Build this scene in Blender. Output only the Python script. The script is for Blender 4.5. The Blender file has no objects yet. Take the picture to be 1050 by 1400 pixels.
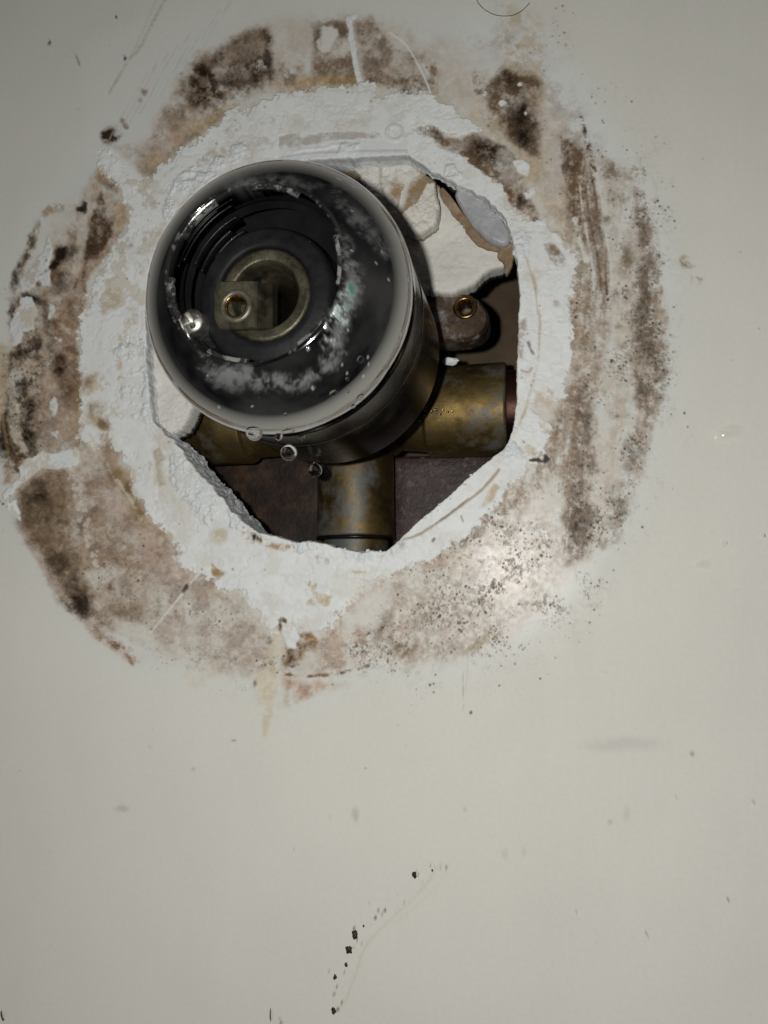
import bpy, bmesh, math, random
import numpy as np
from mathutils import Vector, noise as mnoise

rng = np.random.default_rng(7)
random.seed(7)
S = 0.001                                   # everything below is written in millimetres
scene = bpy.context.scene
COL = scene.collection

# ------------------------------------------------------------------ camera, world, light, exposure
FPX, IW, IH = 1000.0, 1050.0, 1400.0        # focal length and size of the photograph in pixels
FOOT = (735.0, 785.0)                       # where the wall's normal through the lens meets the picture
DIST = 177.0                                # lens to wall
PITCH = math.atan((FOOT[1] - IH / 2) / FPX)
YAW = math.atan((FOOT[0] - IW / 2) / FPX * math.cos(PITCH))
cs, sn, CP, SP = math.cos(YAW), math.sin(YAW), math.cos(PITCH), math.sin(PITCH)
RIGHT = np.array([cs, sn, 0.0]); FWD = np.array([-sn * CP, cs * CP, SP]); UP = np.array([sn * SP, -cs * SP, CP])
CAM = np.array([0.0, -DIST, 0.0])

cam_data = bpy.data.cameras.new('camera')
cam = bpy.data.objects.new('camera', cam_data); COL.objects.link(cam)
cam_data.sensor_fit = 'HORIZONTAL'; cam_data.sensor_width = 36.0
cam_data.lens = 36.0 * FPX / IW
cam_data.clip_start = 0.005; cam_data.clip_end = 20.0
from mathutils import Matrix
M = Matrix(((RIGHT[0], UP[0], -FWD[0], 0), (RIGHT[1], UP[1], -FWD[1], -DIST * S), (RIGHT[2], UP[2], -FWD[2], 0), (0, 0, 0, 1)))
cam.matrix_world = M
cam_data.dof.use_dof = True
cam_data.dof.focus_distance = 0.172
cam_data.dof.aperture_fstop = 48.0
scene.camera = cam

world = bpy.data.worlds.new('World'); scene.world = world; world.use_nodes = True
bg = world.node_tree.nodes['Background']
bg.inputs[0].default_value = (1.0, 0.97, 0.93, 1); bg.inputs[1].default_value = 0.034
# the dim room the chrome mirrors is not one even grey
wn = world.node_tree; tc = wn.nodes.new('ShaderNodeTexCoord'); nz = wn.nodes.new('ShaderNodeTexNoise'); nz.inputs['Scale'].default_value = 1.6; nz.inputs['Detail'].default_value = 3.0
rp = wn.nodes.new('ShaderNodeValToRGB'); rp.color_ramp.elements[0].position = .36; rp.color_ramp.elements[0].color = (.25, .26, .28, 1); rp.color_ramp.elements[1].position = .68; rp.color_ramp.elements[1].color = (2.1, 2.05, 1.95, 1)
wn.links.new(tc.outputs['Generated'], nz.inputs['Vector']); wn.links.new(nz.outputs[0], rp.inputs[0]); wn.links.new(rp.outputs[0], bg.inputs[0])

# the phone's flash, a small lamp a finger's width left of the lens
ld = bpy.data.lights.new('phone_flash', 'POINT'); ld.energy = 1.13; ld.shadow_soft_size = 0.0022
ld.color = (1.0, 0.997, 0.965)
flash = bpy.data.objects.new('phone_flash', ld); COL.objects.link(flash)
# a flash lens spreads its light wide: more towards the edges of the beam than along its axis
ld.use_nodes = True; lt = ld.node_tree; em = lt.nodes['Emission']
gn = lt.nodes.new('ShaderNodeNewGeometry'); dt = lt.nodes.new('ShaderNodeVectorMath'); dt.operation = 'DOT_PRODUCT'
dt.inputs[1].default_value = Vector((0.0, 1.0, 0.16)).normalized(); lt.links.new(gn.outputs['Normal'], dt.inputs[0])
ab = lt.nodes.new('ShaderNodeMath'); ab.operation = 'ABSOLUTE'; lt.links.new(dt.outputs['Value'], ab.inputs[0])
mxn = lt.nodes.new('ShaderNodeMath'); mxn.operation = 'MAXIMUM'; mxn.inputs[1].default_value = 0.45; lt.links.new(ab.outputs[0], mxn.inputs[0])
pw = lt.nodes.new('ShaderNodeMath'); pw.operation = 'POWER'; pw.inputs[1].default_value = -1.15; lt.links.new(mxn.outputs[0], pw.inputs[0])
lt.links.new(pw.outputs[0], em.inputs['Strength'])
flash.location = (-0.0128, -0.178, 0.0050)

scene.view_settings.view_transform = 'Standard'; scene.view_settings.look = 'None'
scene.view_settings.exposure = 0.0; scene.view_settings.gamma = 1.0
scene.render.engine = 'CYCLES'
scene.cycles.max_bounces = 10; scene.cycles.transmission_bounces = 8; scene.cycles.glossy_bounces = 5
scene.cycles.use_denoising = True

# ------------------------------------------------------------------ mapping between picture and place
def at(px, py, y=0.0):
    """the point (mm) on the plane y that the photograph shows at pixel (px, py)"""
    d = RIGHT * ((px - IW / 2) / FPX) + UP * (-(py - IH / 2) / FPX) + FWD
    t = (y - CAM[1]) / d[1]
    return CAM + d * t

def project(P):
    q = P - CAM
    z = q @ FWD
    return IW / 2 + FPX * (q @ RIGHT) / z, IH / 2 - FPX * (q @ UP) / z

def scale_at(y):                            # pixels per mm near the foot, at depth y
    return FPX / (y + DIST)

# ------------------------------------------------------------------ numpy noise
_T = rng.random((256, 256)).astype(np.float32)
def vnoise(x, y, seed=0):
    x = x + seed * 17.37; y = y + seed * 41.91
    xi = np.floor(x).astype(np.int64); yi = np.floor(y).astype(np.int64)
    fx = x - xi; fy = y - yi
    fx = fx * fx * (3 - 2 * fx); fy = fy * fy * (3 - 2 * fy)
    x0 = xi & 255; x1 = (xi + 1) & 255; y0 = yi & 255; y1 = (yi + 1) & 255
    a = _T[x0, y0] * (1 - fx) + _T[x1, y0] * fx
    b = _T[x0, y1] * (1 - fx) + _T[x1, y1] * fx
    return a * (1 - fy) + b * fy

def fbm(x, y, size, octaves=4, seed=0, gain=0.5):
    """0..1, mean .5; size in the units of x"""
    s = np.zeros_like(x, dtype=np.float64); amp = 1.0; tot = 0; f = 1.0 / size
    for o in range(octaves):
        s += amp * vnoise(x * f, y * f, seed + o * 3 + 1); tot += amp; amp *= gain; f *= 2.03
    return s / tot

def sstep(a, b, x):
    t = np.clip((x - a) / (b - a), 0, 1); return t * t * (3 - 2 * t)

def poly_sd(x, y, pts):
    pts = np.asarray(pts, float); n = len(pts)
    d2 = np.full(x.shape, 1e18); ins = np.zeros(x.shape, bool)
    for i in range(n):
        ax, ay = pts[i]; bx, by = pts[(i + 1) % n]
        ex, ey = bx - ax, by - ay; wx, wy = x - ax, y - ay
        t = np.clip((wx * ex + wy * ey) / (ex * ex + ey * ey + 1e-9), 0, 1)
        dx, dy = wx - ex * t, wy - ey * t
        d2 = np.minimum(d2, dx * dx + dy * dy)
        c = (ay > y) != (by > y)
        if ey != 0:
            ins ^= c & (x < ex * (y - ay) / ey + ax)
    d = np.sqrt(d2)
    return np.where(ins, -d, d)

def line_sd(x, y, pts):
    d2 = np.full(x.shape, 1e18); tt = np.zeros(x.shape); L = len(pts) - 1
    for i in range(L):
        ax, ay = pts[i]; bx, by = pts[i + 1]
        ex, ey = bx - ax, by - ay; wx, wy = x - ax, y - ay
        t = np.clip((wx * ex + wy * ey) / (ex * ex + ey * ey + 1e-9), 0, 1)
        dx, dy = wx - ex * t, wy - ey * t; q = dx * dx + dy * dy
        m = q < d2; d2 = np.where(m, q, d2); tt = np.where(m, (i + t) / L, tt)
    return np.sqrt(d2), tt

def smooth_line(pts, n=6):
    pts = [np.array(p, float) for p in pts]; P = [pts[0]] + pts + [pts[-1]]; out = []
    for i in range(1, len(P) - 2):
        for k in range(n):
            t = k / n
            out.append(0.5 * ((2 * P[i]) + (P[i + 1] - P[i - 1]) * t + (2 * P[i - 1] - 5 * P[i] + 4 * P[i + 1] - P[i + 2]) * t * t + (3 * P[i] - P[i - 1] - 3 * P[i + 1] + P[i + 2]) * t ** 3))
    out.append(pts[-1]); return out

class Paint:
    """wear on a surface: colour, roughness and relief per vertex, laid out on the surface itself"""
    def __init__(s, X, Y, base, rough):
        s.X, s.Y = X, Y; n = len(X)
        s.col = np.tile(np.array(base, float), (n, 1)); s.r = np.full(n, float(rough)); s.h = np.zeros(n)
        s.wx = 14 * (fbm(X, Y, 42, 3, 11) - .5) + 5.5 * (fbm(X, Y, 10, 3, 12) - .5)
        s.wy = 14 * (fbm(X, Y, 42, 3, 21) - .5) + 5.5 * (fbm(X, Y, 10, 3, 22) - .5)
    def idx(s, x0, x1, y0, y1, pad):
        return np.nonzero((s.X > x0 - pad) & (s.X < x1 + pad) & (s.Y > y0 - pad) & (s.Y < y1 + pad))[0]
    def put(s, i, m, color, rough=None, h=None):
        m = np.clip(m, 0, 1)
        c = np.asarray(color, float)
        s.col[i] = s.col[i] * (1 - m[:, None]) + c * m[:, None]
        if rough is not None: s.r[i] = s.r[i] * (1 - m) + rough * m
        if h is not None: s.h[i] += h * m
    def grain(s, i, mode, seed):
        x, y = s.X[i], s.Y[i]
        if mode == 'cloud': return np.clip((fbm(x, y, 26, 6, seed, .72) - .5) * 4.0 + .82, 0, 1.3)
        if mode == 'patch': return np.clip((fbm(x, y, 16, 5, seed, .78) - .40) * 7.0, 0, 1.3)
        if mode == 'streak':
            v = .34 * fbm(x + .10 * y, y * .10, 6, 3, seed) + .66 * fbm(x, y, 11, 5, seed + 5, .8)
            return np.clip((v - .39) * 7.5, 0, 1.3)
        if mode == 'fine': return np.clip((fbm(x, y, 6, 3, seed, .75) - .5) * 3.4 + .7, 0, 1.25)
        return 1.0
    def poly(s, pts, color, a=1., soft=4, warp=1., mode=None, seed=1, rough=None, h=None, jag=None):
        p = np.array(pts); i = s.idx(p[:, 0].min(), p[:, 0].max(), p[:, 1].min(), p[:, 1].max(), soft + 14 * warp + 2)
        if not len(i): return
        sd = poly_sd(s.X[i] + warp * s.wx[i], s.Y[i] + warp * s.wy[i], pts)
        j = warp * 4 if jag is None else jag; sd = sd + j * (1.3 * fbm(s.X[i], s.Y[i], 20, 3, seed + 61, .6) + 1.2 * fbm(s.X[i], s.Y[i], 6, 3, seed + 67, .75) - 1.25)
        m = sstep(soft, -soft, sd) * a * s.grain(i, mode, seed); s.put(i, m, color, rough, h)
    def line(s, pts, w, color, a=1., soft=1.2, warp=.3, mode=None, seed=1, rough=None, h=None, taper=False):
        pts = smooth_line(pts); p = np.array(pts)
        i = s.idx(p[:, 0].min(), p[:, 0].max(), p[:, 1].min(), p[:, 1].max(), w + soft + 14 * warp + 2)
        if not len(i): return
        d, t = line_sd(s.X[i] + warp * s.wx[i], s.Y[i] + warp * s.wy[i], pts)
        ww = w * (np.sin(np.pi * np.clip(t, .03, .97)) ** .6 if taper else 1.0)
        ww = ww * (.35 + 1.3 * fbm(s.X[i], s.Y[i], 12, 3, seed + 37, .7))
        m = sstep(soft, -soft, d - ww) * a * s.grain(i, mode, seed); s.put(i, m, color, rough, h)
    def blob(s, x, y, rx, ry, color, a=1., rot=0., soft=.5, warp=1., mode=None, seed=1, rough=None, h=None):
        R = max(rx, ry) * (1 + soft)
        i = s.idx(x - R, x + R, y - R, y + R, 14 * warp + 2)
        if not len(i): return
        dx = s.X[i] + warp * s.wx[i] - x; dy = s.Y[i] + warp * s.wy[i] - y
        c, q = math.cos(rot), math.sin(rot)
        u = (dx * c + dy * q) / rx; v = (-dx * q + dy * c) / ry
        jg = min(1.0, max(rx, ry) / 5.0) * .9 * (fbm(s.X[i], s.Y[i], max(4., .9 * min(rx, ry)), 3, seed + 31, .75) - .5)
        m = sstep(1 + soft, 1 - soft, np.sqrt(u * u + v * v) + jg) * a * s.grain(i, mode, seed); s.put(i, m, color, rough, h)
    def specks(s, i, dens, cell, color, rmin, rmax, seed, a=.9, rough=None):
        """tiny dots scattered with the given density (0..1 for each vertex in i)"""
        x, y = s.X[i] + .25 * s.wx[i], s.Y[i] + .25 * s.wy[i]
        gx, gy = np.floor(x / cell).astype(int), np.floor(y / cell).astype(int)
        best = np.zeros(len(i)); r = np.random.default_rng(seed)
        T = [r.random((256, 256)) for _ in range(4)]
        for ox in (-1, 0, 1):
            for oy in (-1, 0, 1):
                cx, cy = gx + ox, gy + oy; a0, b0 = cx & 255, cy & 255
                jx, jy = (cx + T[0][a0, b0]) * cell, (cy + T[1][a0, b0]) * cell
                rad = rmin + (rmax - rmin) * T[2][a0, b0] ** 2.5
                on = T[3][a0, b0] < dens
                d = np.hypot(x - jx, (y - jy))
                best = np.maximum(best, np.where(on, sstep(rad + .9, rad - .9, d), 0))
        s.put(i, best * a, color, rough)

# ------------------------------------------------------------------ materials
def new_mat(name):
    m = bpy.data.materials.new(name); m.use_nodes = True
    nt = m.node_tree; b = nt.nodes['Principled BSDF']; return m, nt, b
def N(nt, t, **kw):
    n = nt.nodes.new(t)
    for k, v in kw.items():
        if k in n.inputs: n.inputs[k].default_value = v
        else: setattr(n, k, v)
    return n
def ramp(nt, fac, stops):
    r = nt.nodes.new('ShaderNodeValToRGB'); e = r.color_ramp.elements
    while len(e) > 1: e.remove(e[0])
    e[0].position, e[0].color = stops[0][0], (*stops[0][1], 1)
    for p, c in stops[1:]:
        k = e.new(p); k.color = (*c, 1)
    nt.links.new(fac, r.inputs[0]); return r.outputs[0]
def mixc(nt, fac, a, b, mode='MIX'):
    m = nt.nodes.new('ShaderNodeMix'); m.data_type = 'RGBA'; m.blend_type = mode
    for sock, v in ((m.inputs[0], fac), (m.inputs[6], a), (m.inputs[7], b)):
        if hasattr(v, 'is_linked'): nt.links.new(v, sock)
        else: sock.default_value = v if not isinstance(v, tuple) else (*v, 1) if len(v) == 3 else v
    return m.outputs[2]
def noise_node(nt, scale, detail=6, rough=.6, coord=None, dist=0.):
    n = N(nt, 'ShaderNodeTexNoise', Scale=scale, Detail=detail, Roughness=rough, Distortion=dist)
    nt.links.new(coord or N(nt, 'ShaderNodeTexCoord').outputs['Object'], n.inputs['Vector']); return n.outputs[0]
def bump(nt, b, h, strength=.3, dist=.0003):
    n = N(nt, 'ShaderNodeBump', Strength=strength, Distance=dist)
    nt.links.new(h, n.inputs['Height']); nt.links.new(n.outputs[0], b.inputs['Normal'])

def mat_attr(name, mottle=.10, bscale=2600., bstr=.25, coat=0.0):
    """a surface whose colour and roughness are carried by its own attributes, plus fine grain"""
    m, nt, b = new_mat(name)
    c = N(nt, 'ShaderNodeAttribute', attribute_name='Col'); r = N(nt, 'ShaderNodeAttribute', attribute_name='Rough')
    n = noise_node(nt, 900, 8, .7)
    f = ramp(nt, n, [(.3, (1 - mottle,) * 3), (.7, (1 + 0 * mottle,) * 3)])
    nt.links.new(mixc(nt, 1.0, c.outputs['Color'], f, 'MULTIPLY'), b.inputs['Base Color'])
    nt.links.new(r.outputs['Fac'], b.inputs['Roughness'])
    # grain only where the surface is rough: the bare sheet stays smooth
    n2 = noise_node(nt, bscale, 4, .6)
    st = N(nt, 'ShaderNodeMapRange'); st.inputs[1].default_value = .3; st.inputs[2].default_value = .8; st.inputs[3].default_value = .02; st.inputs[4].default_value = bstr
    nt.links.new(r.outputs['Fac'], st.inputs[0])
    bp = N(nt, 'ShaderNodeBump', Distance=.00025); nt.links.new(st.outputs[0], bp.inputs['Strength']); nt.links.new(n2, bp.inputs['Height'])
    nt.links.new(bp.outputs[0], b.inputs['Normal'])
    sp = N(nt, 'ShaderNodeMapRange'); sp.inputs[1].default_value = .2; sp.inputs[2].default_value = .6; sp.inputs[3].default_value = .22; sp.inputs[4].default_value = .07
    nt.links.new(r.outputs['Fac'], sp.inputs[0]); nt.links.new(sp.outputs[0], b.inputs['Specular IOR Level'])
    return m

def mat_metal(name, stops, scale, rough=(.25, .5), metallic=1.0, bstr=.15, bscale=900, dirt=None, dscale=120):
    m, nt, b = new_mat(name)
    c = ramp(nt, noise_node(nt, scale, 8, .65, dist=.4), stops)
    if dirt:
        d = ramp(nt, noise_node(nt, dscale, 8, .7), [(.50, (0, 0, 0)), (.62, (1, 1, 1))])
        c = mixc(nt, d, c, dirt)
        mt = N(nt, 'ShaderNodeMapRange'); nt.links.new(d, mt.inputs[0]); mt.inputs[3].default_value = metallic; mt.inputs[4].default_value = .1
        nt.links.new(mt.outputs[0], b.inputs['Metallic'])
    else: b.inputs['Metallic'].default_value = metallic
    nt.links.new(c, b.inputs['Base Color'])
    r = N(nt, 'ShaderNodeMapRange'); nt.links.new(noise_node(nt, scale * 1.7, 6, .7), r.inputs[0])
    r.inputs[1].default_value = .3; r.inputs[2].default_value = .7; r.inputs[3].default_value = rough[0]; r.inputs[4].default_value = rough[1]
    nt.links.new(r.outputs[0], b.inputs['Roughness'])
    bump(nt, b, noise_node(nt, bscale, 5, .6), bstr, .0002)
    return m

def mat_plain(name, stops, scale, rough=.8, bstr=.4, bscale=1200, spec=.3):
    m, nt, b = new_mat(name)
    nt.links.new(ramp(nt, noise_node(nt, scale, 8, .65), stops), b.inputs['Base Color'])
    b.inputs['Roughness'].default_value = rough; b.inputs['Specular IOR Level'].default_value = spec
    bump(nt, b, noise_node(nt, bscale, 6, .65), bstr, .0004); return m

MAT = {}
MAT['wall'] = mat_attr('stained_wall_sheet', .07, 2600, .2)
MAT['plaster'] = mat_attr('broken_plaster', .10, 1500, .6)
MAT['brass'] = mat_metal('aged_brass', [(.30, (.030, .020, .010)), (.46, (.085, .056, .022)), (.58, (.165, .112, .038)), (.75, (.085, .074, .052))], 70, (.45, .62), .85, .35, 900, (.085, .09, .086), 55)
MAT['dull_brass'] = mat_metal('dull_brass', [(.32, (.014, .012, .009)), (.48, (.05, .044, .028)), (.66, (.10, .09, .06))], 260, (.4, .6), .75, .4, 1800)
MAT['bright_brass'] = mat_metal('bright_brass', [(.35, (.15, .09, .03)), (.65, (.34, .22, .08))], 300, (.2, .32), 1.0, .1)
MAT['copper'] = mat_metal('oxidised_copper', [(.35, (.020, .008, .006)), (.6, (.055, .022, .014)), (.8, (.10, .055, .042))], 110, (.35, .55), .8, .2)
MAT['lug'] = mat_metal('tarnished_lug_metal', [(.35, (.05, .034, .026)), (.55, (.12, .08, .055)), (.7, (.17, .155, .145))], 160, (.35, .55), .8, .35, 900, (.19, .20, .21), 150)
MAT['bodymetal'] = mat_metal('dark_body_metal', [(.35, (.030, .025, .021)), (.55, (.075, .058, .04)), (.7, (.16, .125, .085))], 60, (.14, .32), 1.0, .12)
MAT['collar'] = mat_metal('pale_collar_brass', [(.35, (.09, .082, .06)), (.65, (.20, .185, .14))], 500, (.38, .5), .8, .3)
MAT['steel'] = mat_metal('screw_steel', [(.3, (.22, .21, .19)), (.7, (.46, .45, .42))], 500, (.36, .52), 1.0, .4)
MAT['black'] = mat_plain('black_plastic', [(.3, (.003, .003, .0035)), (.7, (.008, .008, .009))], 200, .3, .12, 700, .16)
MAT['rubber'] = mat_plain('black_rubber', [(.3, (.004, .004, .0045)), (.7, (.011, .011, .012))], 300, .5, .2, 900, .10)
MAT['wood'] = mat_plain('damp_dark_wood', [(.3, (.012, .004, .003)), (.52, (.030, .012, .009)), (.60, (.045, .024, .020)), (.72, (.12, .10, .10))], 420, .5, .6, 700, .4)
MAT['backboard'] = mat_plain('tan_back_board', [(.3, (.05, .034, .022)), (.7, (.115, .08, .05))], 60, .8, .4)
MAT['paper'] = mat_plain('torn_tan_paper', [(.3, (.15, .10, .055)), (.55, (.25, .18, .11)), (.75, (.38, .31, .22))], 260, .85, .4)
MAT['blue'] = mat_plain('blue_backing', [(.3, (.10, .17, .20)), (.7, (.20, .27, .29))], 300, .8, .3)
MAT['sealant'] = mat_plain('grey_sealant', [(.3, (.27, .27, .28)), (.7, (.40, .40, .41))], 180, .33, .5, 420, .5)
MAT['crumb'] = mat_plain('plaster_crumb', [(.3, (.50, .52, .53)), (.7, (.70, .72, .72))], 500, .6, .6)
MAT['grime'] = mat_plain('black_grime', [(.3, (.010, .008, .006)), (.7, (.045, .032, .022))], 900, .6, .6)
MAT['hair'] = mat_plain('dark_hair', [(.3, (.012, .008, .006)), (.7, (.04, .025, .018))], 900, .4, .1)
def mat_water():
    m, nt, b = new_mat('water'); b.inputs['Base Color'].default_value = (1, 1, 1, 1); b.inputs['Roughness'].default_value = 0.0
    b.inputs['IOR'].default_value = 1.333; b.inputs['Transmission Weight'].default_value = 1.0
    return m
MAT['water'] = mat_water()
def mat_film():
    m, nt, b = new_mat('water_film'); nt.nodes.remove(b); o = nt.nodes['Material Output']
    t = N(nt, 'ShaderNodeBsdfTransparent'); t.inputs[0].default_value = (.965, .965, .96, 1); g = N(nt, 'ShaderNodeBsdfGlossy', Roughness=.03)
    f = N(nt, 'ShaderNodeFresnel', IOR=1.333); mx = N(nt, 'ShaderNodeMixShader')
    nt.links.new(f.outputs[0], mx.inputs[0]); nt.links.new(t.outputs[0], mx.inputs[1]); nt.links.new(g.outputs[0], mx.inputs[2]); nt.links.new(mx.outputs[0], o.inputs[0]); return m
MAT['film'] = mat_film()
def mat_chrome():
    m, nt, b = new_mat('worn_chrome')
    c = N(nt, 'ShaderNodeAttribute', attribute_name='Col'); r = N(nt, 'ShaderNodeAttribute', attribute_name='Rough'); k = N(nt, 'ShaderNodeAttribute', attribute_name='Scale')
    nt.links.new(c.outputs['Color'], b.inputs['Base Color'])
    sm = N(nt, 'ShaderNodeMapRange'); nt.links.new(noise_node(nt, 90, 7, .7), sm.inputs[0]); sm.inputs[1].default_value = .45; sm.inputs[2].default_value = .75; sm.inputs[3].default_value = 0; sm.inputs[4].default_value = .06
    ad = N(nt, 'ShaderNodeMath', operation='ADD'); nt.links.new(r.outputs['Fac'], ad.inputs[0]); nt.links.new(sm.outputs[0], ad.inputs[1]); nt.links.new(ad.outputs[0], b.inputs['Roughness'])
    iv = N(nt, 'ShaderNodeMath', operation='SUBTRACT'); iv.inputs[0].default_value = 1.0; nt.links.new(k.outputs['Fac'], iv.inputs[1]); nt.links.new(iv.outputs[0], b.inputs['Metallic'])
    mm = N(nt, 'ShaderNodeMath', operation='MULTIPLY'); nt.links.new(k.outputs['Fac'], mm.inputs[0]); nt.links.new(noise_node(nt, 1500, 4, .6), mm.inputs[1])
    bump(nt, b, mm.outputs[0], .5, .0003); return m
MAT['chrome'] = mat_chrome()

# ------------------------------------------------------------------ mesh helpers
def mesh_from(name, verts, quads, mat, parent=None, smooth=True, attrs=None):
    """verts in mm; faces a list, or an (n,4) array"""
    me = bpy.data.meshes.new(name)
    V = np.asarray(verts, np.float32) * S
    if isinstance(quads, np.ndarray):
        me.vertices.add(len(V)); me.vertices.foreach_set('co', V.ravel())
        n, k = quads.shape
        me.loops.add(n * k); me.loops.foreach_set('vertex_index', quads.ravel().astype(np.int32))
        me.polygons.add(n); me.polygons.foreach_set('loop_start', np.arange(0, n * k, k, dtype=np.int32))
        me.update(calc_edges=True); me.validate()
    else:
        me.from_pydata([tuple(v) for v in V], [], quads)
    if attrs:
        for nm, arr in attrs.items():
            if arr.ndim == 2:
                a = me.color_attributes.new(nm, 'FLOAT_COLOR', 'POINT')
                a.data.foreach_set('color', np.c_[arr, np.ones(len(arr))].astype(np.float32).ravel())
            else:
                a = me.attributes.new(nm, 'FLOAT', 'POINT'); a.data.foreach_set('value', arr.astype(np.float32))
    me.polygons.foreach_set('use_smooth', [smooth] * len(me.polygons))
    me.materials.append(mat)
    o = bpy.data.objects.new(name, me); COL.objects.link(o)
    if parent: o.parent = parent
    return o
def tag(o, label=None, cat=None, group=None, kind=None):
    if label: o['label'] = label
    if cat: o['category'] = cat
    if group: o['group'] = group
    if kind: o['kind'] = kind
    return o
def empty(name, p=(0, 0, 0)):
    o = bpy.data.objects.new(name, None); o.empty_display_size = .005; COL.objects.link(o); return o
def grid_faces(rows, cols, wrap=True):
    r = np.arange(rows - 1)[:, None]; c = np.arange(cols if wrap else cols - 1)[None, :]; c2 = (c + 1) % cols
    return np.stack(np.broadcast_arrays(r * cols + c, r * cols + c2, (r + 1) * cols + c2, (r + 1) * cols + c), -1).reshape(-1, 4)

def frame(axis):
    a = Vector(axis).normalized(); u = a.orthogonal().normalized(); v = a.cross(u); return a, u, v
def lathe(name, prof, origin, axis, mat, parent=None, seg=96, a0=0., a1=None, wob=None, flip=False):
    """profile of (radius, distance along axis)"""
    a, u, v = frame(axis)
    if tuple(axis) == (0, 1, 0): u, v = Vector((1, 0, 0)), Vector((0, 0, 1))
    full = a1 is None; th = np.linspace(a0, a0 + 2 * math.pi if full else a1, seg, endpoint=not full)
    O = np.array(origin, float); A, U, Vv = map(np.array, (a, u, v)); V = []
    for r, d in prof:
        for t in th: V.append(O + A * d + (U * math.cos(t) + Vv * math.sin(t)) * r)
    V = np.array(V)
    f = grid_faces(len(prof), seg, full)
    if flip: f = f[:, ::-1].copy()
    return mesh_from(name, V, f, mat, parent)
def recalc(o):
    bm = bmesh.new(); bm.from_mesh(o.data); bmesh.ops.remove_doubles(bm, verts=bm.verts, dist=1e-7)
    bmesh.ops.recalc_face_normals(bm, faces=bm.faces); bm.to_mesh(o.data); bm.free(); return o
def autosmooth(o, deg=40):
    me = o.data; bm = bmesh.new(); bm.from_mesh(me)
    for e in bm.edges:
        if len(e.link_faces) == 2 and e.calc_face_angle(0) > math.radians(deg): e.smooth = False
    bm.to_mesh(me); bm.free(); return o
def round_prof(pts, r=.3, n=4):
    """soften the corners of a profile"""
    out = [pts[0]]
    for i in range(1, len(pts) - 1):
        p0, p, p1 = (np.array(q, float) for q in pts[i - 1:i + 2])
        d0, d1 = np.linalg.norm(p0 - p), np.linalg.norm(p1 - p); k = min(r, d0 * .45, d1 * .45)
        A, B = p + (p0 - p) / d0 * k, p + (p1 - p) / d1 * k
        for j in range(n + 1):
            t = j / n; out.append(tuple((1 - t) ** 2 * A + 2 * t * (1 - t) * p + t * t * B))
    out.append(pts[-1]); return out

# ------------------------------------------------------------------ the wall: one thin glossy sheet with a broken hole, old caulk and mould
hole_px = [(385,223),(430,219),(500,215),(558,212),(572,222),(590,234),(612,247),(640,259),(667,275),(690,300),(700,325),(706,360),(710,400),(708,450),(706,500),(706,550),(700,588),(690,612),(668,630),(640,653),(600,689),(560,724),(538,745),(528,753),(505,754),(470,750),(430,742),(395,738),(352,727),(336,716),(318,697),(300,676),(270,645),(245,612),(225,592),(210,578),(204,545),(202,500),(200,460),(199,420),(203,375),(216,330),(242,288),(290,250),(340,231)]
C0 = at(455, 480)
HP = np.array([at(*p) - C0 for p in hole_px])[:, [0, 2]]
NA = 2500
th = np.linspace(0, 2 * math.pi, NA, endpoint=False)
def star_radius(P, th):
    r = np.zeros(len(th)); dx, dz = np.cos(th), np.sin(th)
    for i in range(len(P)):
        a, b = P[i], P[(i + 1) % len(P)]; e = b - a
        den = dx * e[1] - dz * e[0]
        with np.errstate(divide='ignore', invalid='ignore'):
            t = (a[0] * e[1] - a[1] * e[0]) / den; s = (a[0] * dz - a[1] * dx) / den
        ok = (s >= -1e-6) & (s <= 1 + 1e-6) & (t > 0); r = np.where(ok & (t > r), t, r)
    return r
rh = star_radius(HP, th)
hx, hy = C0[0] + rh * np.cos(th), C0[2] + rh * np.sin(th)
angd = np.degrees(th) % 360
crumbly = np.clip(sstep(165, 185, angd) * sstep(245, 235, angd) + sstep(255, 260, angd) * sstep(285, 280, angd) + sstep(20, 35, angd) * sstep(70, 60, angd) * .5 + .25, 0, 1)
rh += crumbly * (1.6 * (fbm(hx, hy, 3.2, 4, 3) - .5)) + .5 * (fbm(hx, hy, 1.1, 3, 8) - .5)
thick = 3.0 + 3.2 * sstep(150, 170, angd) * sstep(205, 190, angd) + 9.0 * sstep(195, 212, angd) * sstep(252, 240, angd) + 3.2 * sstep(60, 75, angd) * sstep(135, 120, angd)

rows_r, rows_y = [], []
EQ = np.linspace(1, .03, 26)
for q in EQ:
    rows_r.append(rh + (.3 + .9 * q) * (fbm(np.cumsum(rh * 2 * math.pi / NA) + 2.7 * q, thick * q + .01, 2.2, 5, 33, .68) - .5) * 1.6 * crumbly); rows_y.append(.35 + thick * q)
rows_r.append(rh + .06); rows_y.append(np.full(NA, .12))
R1 = 105.0
rows_r[-1] = rh + .06
for u in np.linspace(0, 1, 236):
    rows_r.append((rh + .25) * (1 - u) + R1 * u); rows_y.append(np.zeros(NA))
for r in np.arange(R1 + .7, 172, .85): rows_r.append(np.full(NA, r)); rows_y.append(np.zeros(NA))
for r in (180, 200, 230, 280, 350, 450): rows_r.append(np.full(NA, float(r))); rows_y.append(np.zeros(NA))
RR, YY = np.array(rows_r), np.array(rows_y); nrow = len(RR)
VX = C0[0] + RR * np.cos(th); VZ = C0[2] + RR * np.sin(th)
flat = np.stack([VX.ravel(), np.zeros(VX.size), VZ.ravel()], 1)
PX, PY = project(flat)

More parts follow.
